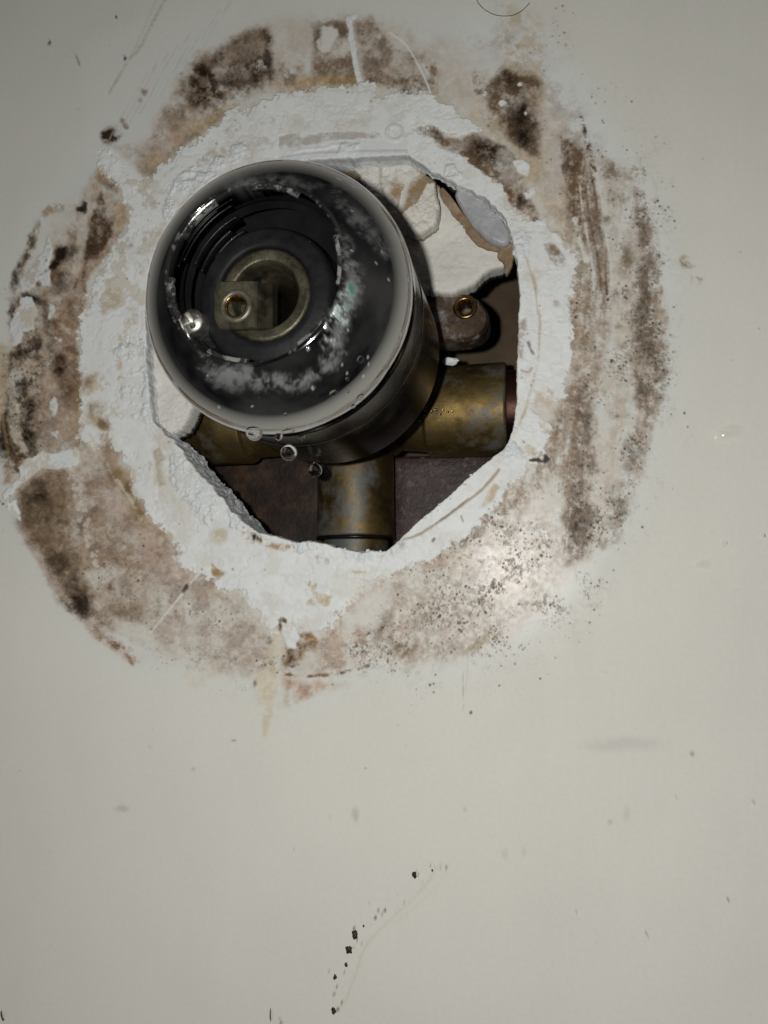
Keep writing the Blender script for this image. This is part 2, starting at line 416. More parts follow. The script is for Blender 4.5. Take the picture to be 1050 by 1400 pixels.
WALL = (.595, .583, .530); WHITE = (.65, .66, .65); BROWN = (.165, .115, .076); TAUPE = (.31, .255, .205); TAN = (.44, .36, .25)
DARK = (.032, .021, .013); BLACK = (.016, .012, .009); OCHRE = (.40, .28, .13); GREY = (.40, .385, .36); PALE = (.60, .585, .54); ROSE = (.40, .30, .25)
P = Paint(PX, PY, WALL, .20)
allv = np.arange(len(PX))
# slow unevenness of the old sheet
P.col *= (1 + .05 * (fbm(PX, PY, 260, 3, 71) - .5))[:, None]
P.r += .10 * (fbm(PX, PY, 60, 4, 72) - .5)
P.col *= (1 + .03 * (fbm(PX + .08 * PY, PY * .12, 40, 4, 74, .55) - .5) + .05 * (fbm(PX, PY, 150, 4, 75, .6) - .5))[:, None]; P.r += .12 * (fbm(PX, PY * .1, 14, 3, 76, .6) - .5)
BASE_L = P.col.mean(1).copy()
# rubbed, slightly chalky zone round the ring
ring = [(335,25),(400,8),(470,10),(540,15),(640,20),(720,40),(780,100),(830,160),(870,220),(905,290),(925,350),(930,430),(925,520),(905,600),(880,680),(850,740),(800,800),(770,830),(740,855),(690,890),(640,915),(570,930),(500,930),(440,950),(390,975),(345,940),(290,930),(240,918),(185,908),(130,868),(90,822),(58,772),(22,710),(2,680),(-4,600),(-2,500),(2,420),(14,365),(38,300),(70,270),(100,220),(140,190),(180,140),(225,90),(265,60)]
P.poly(ring, (.575, .585, .565), .8, 36, 1, None, 3, .29)
P.poly([(340,35),(400,20),(470,18),(540,25),(620,60),(680,95),(730,120),(770,175),(810,200),(850,230),(880,270),(900,340),(906,430),(902,510),(880,600),(855,690),(800,775),(740,835),(640,895),(500,915),(400,930),(290,918),(185,895),(100,825),(35,710),(6,640),(4,520),(20,400),(60,320),(120,240),(190,180),(240,115)], (.49,.43,.36), .48, 14, 1, 'cloud', 77, .36)
P.poly([(640,20),(740,40),(800,110),(850,200),(900,290),(920,400),(870,400),(840,300),(790,200),(720,100),(650,70)], (.63,.635,.62), .6, 20, 1, None, 3, .45)
P.poly([(640,60),(700,30),(760,110),(850,230),(800,250),(740,190),(700,90)], TAUPE, .35, 20, 1, 'patch', 6)
P.poly([(680,5),(735,15),(745,60),(735,110),(690,100)], TAN, .45, 10, 1, 'patch', 7)
P.poly([(120,60),(250,10),(330,0),(260,90),(180,180),(120,210)], (.62,.625,.60), .45, 20, 1, None, 3, .4)
# --- upper left patch
P.poly([(190,238),(182,222),(205,180),(235,130),(250,100),(268,72),(300,62),(340,42),(362,24),(374,32),(376,80),(390,112),(372,124),(330,140),(300,168),(270,185),(232,212),(205,240)], TAUPE, .85, 6, .8, 'cloud', 5, .62)
P.poly([(258,92),(300,66),(345,44),(366,36),(372,70),(372,105),(345,122),(315,135),(292,152),(262,150),(246,130)], BROWN, .85, 8, .9, 'cloud', 8, .62)
for b in ((272,112,20,24,.75),(280,140,22,22,.7),(352,100,17,18,.75),(318,122,26,14,.55),(366,72,6,26,.75),(318,90,18,10,.3),(268,92,10,10,.5)):
    P.blob(b[0], b[1], b[2], b[3], DARK, b[4], 0, .75, 1.2, 'patch', 9)
P.blob(338,66,22,12, TAUPE, .8, -.4, .6, 1, 'cloud', 3); P.blob(310,84,18,10, TAUPE, .55, -.4, .6, 1, 'cloud', 4)
P.blob(208,222,20,16, TAN, .85, -.6, .6, 1, 'cloud', 3); P.blob(250,190,40,16, TAN, .6, -.75, .6, 1, 'cloud', 4); P.blob(300,160,34,8, OCHRE, .5, -.45, .7, .8, 'patch', 3)
P.blob(232,180,36,22, ROSE, .45, -.7, .6, 1, 'cloud', 14)
# --- top
P.poly([(372,70),(400,45),(428,34),(520,22),(560,45),(610,85),(650,130),(690,190),(640,160),(560,130),(480,118),(420,126),(376,132)], (.50,.455,.40), .75, 10, .8, 'cloud', 15, .48)
P.poly([(427,36),(452,28),(475,30),(484,70),(489,114),(450,118),(424,120),(428,80)], BROWN, .68, 5, .6, 'cloud', 16)
P.poly([(486,26),(505,24),(525,40),(540,70),(560,124),(500,114),(490,70)], BROWN, .58, 7, .7, 'cloud', 17)
P.poly([(548,70),(580,78),(605,100),(600,135),(560,132),(545,120)], TAUPE, .7, 8, .8, 'cloud', 18)
P.poly([(500,105),(560,98),(600,118),(585,136),(540,128),(505,118)], BROWN, .6, 5, .9, 'patch', 19)
P.poly([(372,112),(420,104),(490,106),(490,120),(420,128),(374,134)], OCHRE, .55, 5, .6, 'cloud', 20)
P.poly([(376,85),(410,88),(412,118),(378,124)], BROWN, .45, 8, .9, 'patch', 21)
P.blob(447,52,13,17, PALE, .95, .1, .25, 1.1, None, 1, .55, .1)
P.blob(593,97,5,8, BROWN, .8, .2, .5, .4); P.blob(452,32,22,5, BROWN, .5, 0, .6, 1, 'patch', 4)
P.line([(477,24),(480,45),(484,75),(489,100),(494,122)], 3.6, WHITE, 1, 1.2, .12, None, 1, .55, .22)
P.line([(478,26),(486,22)], 3, WHITE, 1, 1.2, .2, None, 1, .55, .1)
P.line([(533,44),(556,62),(572,90),(583,112),(590,134)], 1.3, WHITE, .85, 1.0, .1, None, 1, .5, .06)
P.line([(578,88),(584,100)], 1.4, PALE, .7, 1.0, .1)
# --- upper right
P.poly([(628,112),(668,120),(690,90),(738,100),(748,200),(790,250),(780,330),(740,290),(715,240),(690,205),(650,165)], TAN, .62, 12, 1, 'cloud', 25, .62)
P.poly([(672,112),(690,96),(715,98),(736,108),(740,165),(738,215),(722,212),(694,190),(678,165),(664,135)], BROWN, .85, 8, 1, 'cloud', 26, .62)
P.blob(712,172,15,26, DARK, .9, -.2, .7, 1.2, 'cloud', 27); P.blob(714,190,9,16, BLACK, .7, -.3, .7, 1.2, 'patch', 28); P.blob(694,108,14,8, DARK, .6, .5, .6, 1.3, 'patch', 29); P.blob(700,140,16,16, DARK, .5, 0, .7, 1.2, 'patch', 30)
P.poly([(735,150),(765,160),(772,230),(770,290),(742,260)], (.50,.45,.40), .8, 10, .8, 'cloud', 31)
P.poly([(573,170),(592,176),(606,188),(630,190),(650,180),(672,190),(700,212),(716,240),(722,270),(738,292),(730,306),(706,288),(676,246),(645,222),(610,206),(585,192)], BROWN, .92, 3, .8, 'cloud', 32, .62)
P.blob(668,205,26,12, DARK, .75, .5, .7, 1.2, 'patch', 33); P.blob(592,182,14,7, DARK, .5, .3, .6, 1, 'patch', 34); P.blob(690,215,12,9, GREY, .8, .5, .6, 1); P.blob(634,196,14,7, GREY, .45, .2, .6, 1); P.blob(698,240,13,13, (.34,.31,.28), .9, .5, .6, 1, 'cloud', 5); P.blob(712,275,9,9, DARK, .6, .4, .7, 1, 'patch', 36)
for b in ((711,117,3.2,3),(686,142,5,4),(662,128,3,4),(718,155,2,2)): P.blob(*b, WHITE, 1, 0, .25, .4, None, 1, .5, .15)
P.blob(660,107,8,6, DARK, .7, .2, .7, 1.5, 'patch', 3); P.blob(658,124,8,5, DARK, .5, .2, .7, 1.5, 'patch', 4); P.blob(672,118,7,6, BROWN, .6, .2, .7, 1.5, 'patch', 4)
# --- right, two wiped bands of mould
P.poly([(772,192),(790,205),(800,198),(812,230),(816,262),(824,300),(832,360),(836,400),(834,450),(820,520),(806,580),(800,640),(805,700),(800,760),(770,775),(762,740),(770,690),(765,650),(735,655),(700,692),(640,748),(604,768),(598,752),(650,712),(690,660),(736,612),(758,570),(784,515),(778,450),(786,395),(772,345),(764,300),(768,250)], (.36,.31,.255), .72, 9, .9, 'streak', 41, .62)
P.poly([(772,196),(798,202),(812,240),(818,280),(812,330),(794,330),(778,300),(770,250)], BROWN, .8, 6, .9, 'streak', 42)
P.poly([(790,290),(815,280),(828,330),(834,385),(828,420),(806,400),(795,350)], BROWN, .45, 8, .8, 'streak', 43)
P.poly([(782,395),(800,380),(808,440),(800,500),(784,510),(778,450)], (.32,.24,.165), .55, 7, 1, 'patch', 44)
P.poly([(786,500),(806,510),(806,590),(800,640),(790,660),(760,640),(742,652),(716,664),(752,600),(770,545)], BROWN, .45, 9, 1, 'streak', 45)
P.poly([(796,540),(812,560),(815,640),(818,700),(800,762),(776,774),(764,740),(776,690),(784,620)], (.17,.13,.10), .55, 11, 1, 'streak', 46)
P.blob(790,710,16,40, DARK, .6, .1, .8, 1, 'patch', 47); P.blob(800,560,7,40, DARK, .5, .05, .8, 1, 'streak', 48)
P.poly([(606,768),(650,730),(700,690),(735,655),(742,672),(700,715),(655,752),(620,778)], (.25,.185,.135), .75, 6, 1, 'patch', 49)
P.line([(789,160),(797,175),(806,200),(811,228),(813,250)], 4.0, (.12,.085,.06), .9, 2.5, .5, 'patch', 50)
P.line([(769,186),(771,215),(774,245)], 4.5, (.16,.115,.08), .85, 2.5, .5, 'patch', 51)
for k, (x0, x1) in enumerate(((818,826),(826,834),(806,818),(798,809))):
    P.line([(x0-6,250),(x0,300),(x1,360),(x1+3,400)], 1.6, PALE if k % 2 else BROWN, .7, 1.4, .2, 'streak', 52 + k)
P.line([(785,300),(792,330),(800,355)], 3.5, PALE, .9, 2, .4, 'patch', 57)
P.poly([(822,205),(858,232),(872,262),(868,330),(870,420),(868,500),(852,600),(838,680),(822,720),(826,640),(838,520),(842,420),(838,330),(826,262)], (.46,.405,.34), .6, 9, .8, 'streak', 58)
P.poly([(856,232),(872,240),(886,285),(896,320),(906,372),(910,440),(908,505),(900,560),(886,610),(874,640),(878,600),(872,552),(866,470),(872,400),(870,330),(868,280)], TAUPE, .62, 7, .9, 'streak', 60, .62)
P.poly([(872,300),(890,300),(904,380),(906,460),(904,520),(888,600),(872,560),(867,470),(874,390)], BROWN, .5, 9, 1, 'patch', 61)
P.poly([(872,570),(880,600),(874,660),(862,700),(838,740),(812,764),(820,730),(840,690),(852,640),(858,590)], TAUPE, .55, 9, 1, 'patch', 62, .62)
for b in ((880,410,10,32),(892,470,9,24),(886,310,10,14),(874,440,10,22),(862,620,12,22),(848,690,12,20),(832,735,12,14),(880,540,8,24),(900,500,6,16)):
    P.blob(*b, DARK, .42, .05, .9, 1, 'patch', 63)
for b in ((838,228,9,12),(868,235,6,12),(846,272,12,16),(856,350,10,20),(828,300,7,8),(852,430,7,6),(846,443,7,4),(858,355,8,18)):
    P.blob(*b, (.22,.19,.14), .65, 0, .8, 1.2, 'patch', 64)
for b in ((936,358,7,9),(950,382,7,7),(945,366,4,4)): P.blob(*b, (.30,.25,.17), .8, 0, .8, 1, 'patch', 65)
# --- bottom
P.poly([(450,880),(462,845),(500,808),(545,784),(604,766),(650,735),(740,675),(770,720),(780,790),(740,845),(680,885),(600,905),(540,915),(440,922)], (.57,.535,.49), .75, 10, 1, 'cloud', 70, .29)
P.poly([(540,800),(604,770),(680,720),(740,690),(775,760),(760,820),(700,860),(620,900),(545,905),(520,850)], TAUPE, .5, 16, 1, 'fine', 271); P.poly([(600,770),(690,715),(740,720),(720,780),(640,800)], (.33,.275,.22), .45, 16, 1, 'patch', 272)
P.line([(604,766),(560,778),(528,790),(500,808),(470,836),(456,858)], 8, (.36,.27,.215), .7, 5, .9, 'patch', 71)
P.poly([(446,860),(470,850),(498,855),(512,880),(505,910),(470,918),(430,922),(425,880)], (.38,.30,.24), .65, 8, 1, 'patch', 72)
P.poly([(500,800),(520,822),(515,855),(490,860),(465,868),(460,850)], PALE, .4, 8, 1)
P.blob(522,860,8,26, (.25,.19,.145), .55, .35, .8, 1, 'patch', 74); P.blob(550,885,18,26, (.20,.15,.10), .7, -.1, .8, 1.2, 'patch', 75); P.blob(660,880,22,6, (.28,.245,.15), .7, -.5, .8, 1, 'patch', 76); P.blob(700,805,16,14, TAN, .55, 0, .8, 1, 'cloud', 77); P.blob(735,800,20,14, (.3,.25,.18), .45, 0, .8, 1, 'patch', 77)
P.blob(545,800,6,24, (.3,.23,.18), .45, .2, .8, 1, 'patch', 78)
P.poly([(390,880),(410,862),(432,866),(440,880),(420,895),(402,902),(396,918),(386,905)], (.22,.14,.075), .9, 4, .9, 'cloud', 79, .62)
P.blob(397,908,7,12, DARK, .75, .1, .6, .8, 'patch', 80); P.blob(386,852,6,12, (.17,.11,.07), .85, .2, .5, .8, 'cloud', 80)
P.line([(388,922),(410,924),(440,923),(480,918),(505,912)], 2, (.2,.12,.08), .75, 1.5, .6, 'patch', 81)
P.poly([(388,928),(452,934),(428,952),(396,970),(386,966)], (.44,.33,.255), .8, 7, .7, 'cloud', 82); P.poly([(452,930),(480,935),(448,948)], (.53,.48,.41), .6, 6, .6)
P.poly([(355,868),(384,858),(386,930),(378,985),(352,975),(350,910)], (.545,.49,.385), .75, 9, .8, 'cloud', 83)
P.poly([(357,975),(370,978),(366,1010),(358,1008)], (.50,.435,.31), .65, 4, .4)
P.blob(364,877,7,6, BLACK, .9, 0, .5, .9); P.blob(354,890,8,8, BLACK, .85, -.5, .6, 1, 'cloud', 84); P.blob(350,935,3,6, DARK, .6, .4, .6, 1); P.blob(326,850,4,3, DARK, .6); P.blob(356,914,4,3, DARK, .6)
# --- lower left
P.poly([(25,665),(60,645),(110,618),(150,600),(168,640),(190,690),(215,718),(240,745),(260,775),(342,826),(366,852),(372,900),(350,928),(300,922),(262,916),(225,888),(188,880),(150,862),(110,840),(80,800),(52,755),(25,712)], (.50,.465,.415), .9, 7, .9, 'cloud', 90, .62)
P.poly([(22,668),(60,645),(110,618),(152,605),(170,645),(192,692),(216,722),(240,750),(210,790),(190,850),(150,860),(110,842),(80,802),(52,758),(22,712)], (.30,.235,.18), .85, 9, .8, 'cloud', 91, .62)
P.poly([(22,668),(60,650),(90,650),(100,720),(110,780),(130,840),(110,842),(80,802),(52,758),(22,712)], (.19,.14,.09), .75, 12, .9, 'cloud', 92)
P.poly([(112,622),(152,606),(205,710),(255,775),(300,806),(280,830),(210,790),(150,720)], (.40,.325,.275), .6, 12, .8, 'cloud', 93)
P.blob(218,770,34,18, ROSE, .45, .7, .7, 1, 'cloud', 94); P.blob(268,790,30,10, (.36,.27,.23), .6, .6, .7, 1, 'cloud', 95)
P.poly([(28,712),(50,755),(80,802),(112,842),(150,868),(186,904),(178,908),(128,872),(88,828),(56,778),(24,722)], (.42,.32,.26), .75, 5, .5, 'cloud', 96)
P.line([(128,862),(150,878),(172,892),(186,905)], 6, (.23,.155,.12), .8, 4, .6, 'patch', 97)
for b in ((106,825,20,15,.95),(92,815,12,12,.6),(82,772,18,13,.7),(95,790,12,12,.6),(128,842,26,9,.45),(50,675,12,24,.75),(62,690,10,20,.5),(40,715,9,14,.55),(44,740,12,10,.4),(92,668,8,18,.45),(170,795,14,8,.25)):
    P.blob(b[0], b[1], b[2], b[3], (.035,.024,.016), b[4], .5, .8, 1.2, 'cloud', 98)
P.blob(112,828,9,8, BLACK, .8, .4, .7, 1)
P.poly([(240,760),(340,830),(368,870),(365,920),(290,918),(220,880),(190,840)], TAUPE, .45, 14, 1, 'patch', 99)
P.blob(262,900,26,14, (.60,.58,.53), .7, .5, .7, 1.2); P.blob(262,868,10,16, (.60,.575,.53), .6, .2, .7, 1.2); P.blob(300,838,20,12, (.58,.555,.51), .45, .2, .7, 1.2); P.blob(180,860,30,8, (.58,.565,.50), .6, .5, .7, 1)
P.line([(300,905),(270,935),(258,925)], 6, (.56,.525,.43), .5, 5, .6)
P.line([(274,782),(258,800),(235,830),(205,865)], 1.5, (.62,.60,.55), .9, 1.2, .1, None, 1, .5, .04)
P.blob(253,804,6,2.6, (.07,.055,.042), .85, -.8, .5, .6)
P.line([(236,760),(254,778)], 1.4, PALE, .7, 1.0, .1)
# --- left
P.poly([(112,330),(104,300),(128,234),(112,262),(92,305),(70,345),(66,380),(30,400),(14,440),(6,500),(0,600),(4,660),(40,660),(116,618),(112,560),(108,500),(106,450),(118,400),(115,360)], (.34,.27,.205), .88, 6, .9, 'cloud', 110, .62)
P.poly([(72,345),(92,330),(104,360),(104,440),(106,470),(108,555),(85,560),(72,500),(70,430),(74,380)], (.20,.135,.088), .88, 6, .9, 'cloud', 111, .62)
P.poly([(8,480),(48,440),(60,500),(60,560),(50,640),(14,650),(2,600)], (.12,.085,.055), .75, 8, 1.2, 'patch', 112)
P.poly([(60,500),(108,540),(114,600),(70,615),(52,580)], (.33,.26,.21), .6, 8, 1, 'cloud', 113)
for b in ((30,480,16,10,.9),(20,430,6,24,.8),(40,412,14,8,.9),(8,402,5,7,.8),(55,415,8,10,.8),(46,470,7,12,.7),(10,580,8,30,.85),(4,622,8,14,.8),(40,560,10,16,.8),(42,600,9,20,.75),(30,530,7,16,.7),(80,500,9,14,.8),(78,345,10,11,.8),(74,356,6,8,.9),(95,345,8,10,.5),(60,368,4,5,1),(56,380,4,8,.8),(28,375,7,14,.75),(22,388,5,8,.7),(88,385,10,16,.5),(62,440,7,18,.5),(66,475,5,22,.45),(50,635,16,6,.7),(105,605,9,4,.5)):
    P.blob(b[0], b[1], b[2], b[3], (.022,.016,.011), b[4], 0, .7, 1.4, 'cloud', 114)
P.poly([(-8,470),(6,470),(8,520),(0,580),(-10,560)], OCHRE, .6, 6, .6); P.line([(2,560),(8,590),(10,620)], 2.5, OCHRE, .5, 2, .4)
P.poly([(132,230),(146,240),(162,256),(172,280),(174,296),(160,330),(148,350),(128,372),(112,395),(108,420),(104,400),(112,350),(116,310),(120,270)], (.36,.28,.215), .85, 5, .6, 'cloud', 120, .62)
P.poly([(135,260),(142,275),(152,300),(150,320),(140,342),(128,362),(114,380),(113,365),(116,330),(121,300),(130,280)], (.085,.055,.034), .95, 3.5, .8, 'cloud', 121, .62)
P.blob(165,290,11,22, TAN, .8, .2, .6, 1, 'cloud', 122); P.blob(150,245,14,12, BROWN, .5, .7, .6, 1, 'patch', 123); P.blob(112,405,5,22, (.25,.19,.12), .7, .2, .6, 1, 'patch', 124)
P.line([(122,265),(112,300),(106,345),(102,378)], 4.5, (.50,.45,.38), .8, 3, .4, 'cloud', 125)
P.line([(80,282),(66,285),(52,310),(40,332),(28,370)], 5.5, (.25,.19,.13), .6, 4, .7, 'patch', 126); P.line([(44,325),(34,348),(26,378)], 4, (.12,.09,.06), .7, 3, .7, 'patch', 127)
P.line([(68,282),(74,290)], 3, OCHRE, .5, 2, .6)
for pts in ([(58,335),(66,322),(70,340),(58,380),(44,396),(30,398),(28,385),(42,365)], [(60,372),(72,366),(77,378),(72,388),(60,390)], [(30,408),(44,408),(50,428),(44,448),(28,452),(22,470),(14,470),(12,450),(18,430),(34,422)], [(66,418),(72,420),(70,440),(64,438)], [(66,552),(74,548),(80,556),(76,568),(66,562)], [(76,590),(82,586),(80,596)], [(60,498),(66,496),(66,503)], [(74,460),(84,462),(80,468)]):
    P.poly(pts, (.60,.61,.60), 1, 1.8, 1.0, None, 1, .55, .2)
P.poly([(8,520),(16,512),(20,545),(30,575),(32,600),(40,618),(26,620),(18,590),(10,560)], (.50,.45,.375), .85, 3, .9, 'cloud', 128, .5, .06)
P.poly([(14,490),(40,486),(58,500),(60,530),(44,520)], (.44,.37,.30), .7, 5, 1.2, 'patch', 129)
P.poly([(22,640),(36,628),(58,618),(100,612),(107,620),(106,632),(96,637),(60,640),(46,648),(28,662),(6,680),(3,674),(18,662),(26,652)], (.61,.63,.62), 1, 1.8, .9, None, 1, .55, .25)
P.poly([(8,684),(22,684),(26,698),(27,712),(18,706),(10,694)], (.66,.67,.66), 1, 1.6, .5, None, 1, .55, .18)
for k in range(34):
    t = k / 33; x = 97 + 42 * t + random.uniform(-7, 7); y = 645 + 150 * t + random.uniform(-6, 6); r = random.uniform(1.2, 4.0)
    P.blob(x, y, r, r * random.uniform(.7, 1.3), (.52,.475,.43), .8, 0, .4, .5, None, 1, .5, .14)
P.blob(152,182,13,9, (.05,.034,.022), .95, -.4, .55, 1.1, 'cloud', 130); P.blob(195,125,4,5, (.2,.15,.09), .8, 0, .6, .8); P.blob(190,135,3,3, (.35,.3,.2), .7, 0, .6, .8)
P.poly([(150,195),(200,190),(200,230),(170,215)], (.47,.43,.38), .6, 8, 1, 'patch', 131); P.line([(168,164),(172,172)], 3, (.2,.16,.12), .7, 2, .6)
P.blob(109,281,5,7, BLACK, .9, .6, .5, 1.3); P.blob(104,284,4,3, BLACK, .9, .2, .5, 1)
P.line([(230,-10),(205,40),(190,68),(172,88),(150,128)], 1.5, (.36,.34,.31), .6, 1.6, .2); P.line([(215,-5),(195,45),(178,80)], 1.4, (.46,.44,.41), .45, 1.8, .2)
P.blob(171,79,2.2,3.2, BLACK, .9, .4, .4, .3); P.blob(68,58,2.2,4.5, (.09,.08,.07), .9, .4, .5, .3); P.line([(95,64),(104,76),(108,88)], 1.2, (.28,.26,.23), .7, 1, .4, 'patch', 3); P.blob(159,24,1.6,1.8, BLACK, .9, 0, .4, .2); P.line([(86,172),(98,158),(108,148)], .8, (.38,.36,.33), .6, 1, .2)
for k in range(9):
    x, y = 150 + 14 * k, 150 - 12 * k; P.line([(x, y + 40), (x + 22, y), (x + 52, y - 52)], 1.3, (.47,.45,.42), .4, 1.8, .25, 'cloud', 140 + k)
# dried mould is uneven down to the grain
L = P.col.mean(1) / BASE_L; stn = np.clip((1.0 - L) * 1.6, 0, 1)
g1 = fbm(PX, PY, 5, 3, 250, .8) - .5; g2 = fbm(PX, PY, 18, 4, 260, .7) - .5
k_ = np.clip(1 + stn * (1.0 * g1 + .9 * g2), .35, 1.5) * np.clip(L, .05, 1.2) ** (.14 * stn)
P.col *= k_[:, None]
P.col *= 1 + stn[:, None] * np.array([.05, -.005, -.05])
# --- soft speckle density
D = np.zeros(len(PX))
def dens(x, y, rx, ry, v, rot=0.):
    dx, dy = PX - x, PY - y; c, q = math.cos(rot), math.sin(rot)
    D[:] = np.maximum(D, v * np.exp(-(((dx * c + dy * q) / rx) ** 2 + ((-dx * q + dy * c) / ry) ** 2)))
for a in ((888,440,24,150,.95,.02),(855,650,22,110,.75,.28),(800,720,34,90,.9,.15),(810,600,26,80,.45,.1),(845,480,26,170,.5,0),(690,790,110,60,.36,-.5),(620,840,120,70,.33,-.2),(560,885,30,30,.6,0),(470,895,60,28,.8,0),(520,860,14,36,.5,.3),(650,885,50,20,.45,-.4),(760,815,50,30,.5,-.5),(300,870,90,50,.26,.3),(190,790,70,60,.16,.5),(790,420,30,90,.4,0),(800,250,30,50,.45,0),(720,60,60,60,.12,0),(790,160,60,60,.08,0),(880,280,20,50,.5,0),(640,730,60,40,.4,-.6),(330,905,60,18,.3,.1),(910,600,30,60,.06,0),(700,170,40,60,.3,0),(330,100,60,50,.12,0),(500,70,90,40,.08,0),(420,870,30,40,.35,0),(30,560,40,120,.3,0),(545,800,20,40,.4,.2)):
    dens(*a)
D *= np.clip((fbm(PX, PY, 34, 4, 151, .6) - .40) * 5.0, 0, 1.5)
near = np.nonzero(D > .012)[0]
xn, yn = PX[near] + .3 * P.wx[near], PY[near] + .3 * P.wy[near]
lace = sstep(.52, .66, fbm(xn, yn, 8, 4, 301, .85)) * np.clip(D[near] * 1.7, 0, .9)
P.put(near, lace * .8, (.245, .195, .145), .6)
lace = sstep(.57, .68, fbm(xn, yn, 6, 3, 331, .9)) * np.clip(D[near] * 1.4, 0, .95)
P.put(near, lace * .85, (.12, .092, .066), .6)
P.specks(near, D[near] * 1.1, 4.2, (.17, .135, .097), .4, 1.7, 11, .8, .6)
P.specks(near, D[near] * .9, 6.2, (.08, .062, .044), .4, 1.9, 12, .9, .6)
P.specks(near, np.clip(D[near] - .25, 0, 1) * .8, 9.0, (.045, .034, .024), .6, 2.4, 13, .85, .6)
P.specks(allv, np.full(len(PX), .012), 16.0, (.30, .27, .22), .5, 1.6, 14, .7)
# --- the white caulk and adhesive left round the hole
caulk = [(382,128),(420,124),(455,119),(490,113),(508,118),(514,128),(530,131),(552,130),(580,131),(604,140),(622,152),(648,165),(652,178),(628,184),(604,180),(592,172),(578,170),(574,178),(598,200),(630,212),(652,226),(678,250),(694,280),(712,302),(745,298),(754,314),(764,318),(776,340),(786,358),(782,384),(786,398),(776,420),(784,452),(780,505),(774,542),(757,553),(742,540),(728,556),(738,582),(752,588),(750,606),(738,622),(722,616),(716,640),(690,672),(664,704),(640,728),(614,752),(590,764),(556,776),(528,788),(500,804),(470,832),(452,858),(440,864),(412,852),(396,858),(386,846),(376,866),(362,848),(342,826),(330,812),(302,806),(272,784),(250,764),(238,742),(218,722),(200,700),(188,682),(178,652),(164,622),(148,594),(134,606),(118,612),(112,600),(110,560),(108,520),(107,470),(112,440),(122,420),(124,400),(134,378),(150,352),(160,330),(172,300),(176,284),(160,254),(140,238),(128,214),(138,204),(160,216),(192,252),(206,238),(234,216),(262,194),(292,172),(306,160),(326,152),(348,150),(358,140)]
P.poly(caulk, WHITE, .97, 1.5, .7, None, 1, .50, .30, 15)
P.poly([(385,848),(398,856),(406,870),(402,884),(392,886),(386,872)], WHITE, 1, 1.8, .9, None, 1, .5, .25)
P.poly([(700,222),(712,218),(722,226),(720,240),(708,234)], WHITE, 1, 1.6, .5, None, 1, .5, .2); P.poly([(716,264),(728,256),(731,262),(720,272)], WHITE, 1, 1.6, .5, None, 1, .5, .2)
P.poly([(128,205),(150,200),(210,250),(196,268),(150,236)], (.67,.675,.665), .8, 5, .6, None, 1, .5, .1)
i = np.nonzero(P.h > .1)[0]; P.col[i] *= (1 + .16 * (fbm(PX[i], PY[i], 46, 4, 290, .6) - .5) + .08 * (fbm(PX[i], PY[i], 7, 3, 291, .7) - .5))[:, None]
inside = allv[(np.abs(P.h) > .1) & (RR.ravel() < R1)]
xi, yi = PX[inside], PY[inside]
# patchy yellowing and bare sheet showing through, mostly on the left
wl = sstep(330, 130, xi) * sstep(760, 640, yi) * .62 + .38
m = sstep(.56, .66, fbm(xi, yi, 30, 5, 160, .65)) * wl
P.put(inside, m * .75, (.52, .465, .375), .55, -.12)
m = sstep(.60, .70, fbm(xi, yi, 20, 5, 166, .65)) * wl * sstep(470, 380, yi)
P.put(inside, m * .7, (.43, .375, .30), .5, -.12)
rg = 1 - np.abs(2 * fbm(xi, yi, 30, 5, 173, .62) - 1) * 3
P.put(inside, sstep(.55, .95, rg) * .22, (.50, .49, .46)); P.h[inside] += .22 * (fbm(xi, yi, 26, 5, 170, .6) - .5) - .10 * sstep(.5, 1, rg) + .03 * (fbm(xi, yi, 4, 2, 171) - .5)  # creases of the relief are darkened in colour too, standing for their shading
P.specks(inside, np.full(len(inside), .05), 9.0, (.33, .27, .20), .5, 2.2, 15, .75)
# stains lying on the caulk
P.poly([(384,188),(398,184),(410,186),(414,194),(424,186),(450,182),(520,178),(524,187),(470,191),(430,198),(410,206),(386,205)], (.42,.395,.37), .9, 1.8, .6, 'cloud', 180, .4, -.1)
P.poly([(384,202),(412,204),(440,196),(520,190),(556,196),(560,212),(480,216),(384,224)], (.60,.615,.625), .8, 3, .4, None, 1, .5, -.1); P.line([(404,210),(440,204),(475,198)], 2.2, (.72,.73,.73), .9, 1.4, .2, None, 1, .4, .12); P.line([(384,216),(450,209),(556,205)], 1.4, (.40,.42,.44), .7, 1.6, .3, None, 1, .5, -.1)
for b in ((122,525,11,6,-.6,.7),(130,560,10,10,.6,.75),(143,580,11,7,.6,.8),(146,612,6,15,-.2,.75),(156,648,11,10,.5,.9),(172,672,7,13,-.4,.9),(188,698,7,14,-.5,.95),(104,545,5,18,0,.5)):
    P.blob(b[0], b[1], b[2], b[3], (.15,.10,.06), b[5], b[4], .7, 1.0, 'cloud', 182)
    P.blob(b[0] + 2, b[1] + 2, b[2] * 1.7, b[3] * 1.6, OCHRE, .32, b[4], .7, 1, 'cloud', 183)
P.line([(108,548),(118,580),(138,622),(168,670),(205,722),(240,752)], 2.0, (.55,.50,.40), .55, 2, .4, 'patch', 4, .5, .03)
P.blob(230,736,14,8, OCHRE, .9, .6, .5, 1.1, 'cloud', 184); P.blob(246,748,8,7, (.18,.12,.07), .7, .8, .6, 1, 'patch', 184)
P.poly([(290,770),(298,776),(312,782),(300,788),(294,794),(288,788)], (.30,.21,.10), .9, 2, .6, 'cloud', 185, .5, -.1)
P.poly([(420,800),(434,802),(430,810),(440,812),(456,818),(452,826),(436,828),(420,824),(428,816)], OCHRE, .8, 2.5, .8, 'cloud', 186, .5, -.1); P.poly([(418,798),(432,800),(434,806),(422,806)], (.32,.25,.15), .7, 2, .8, 'patch', 187)
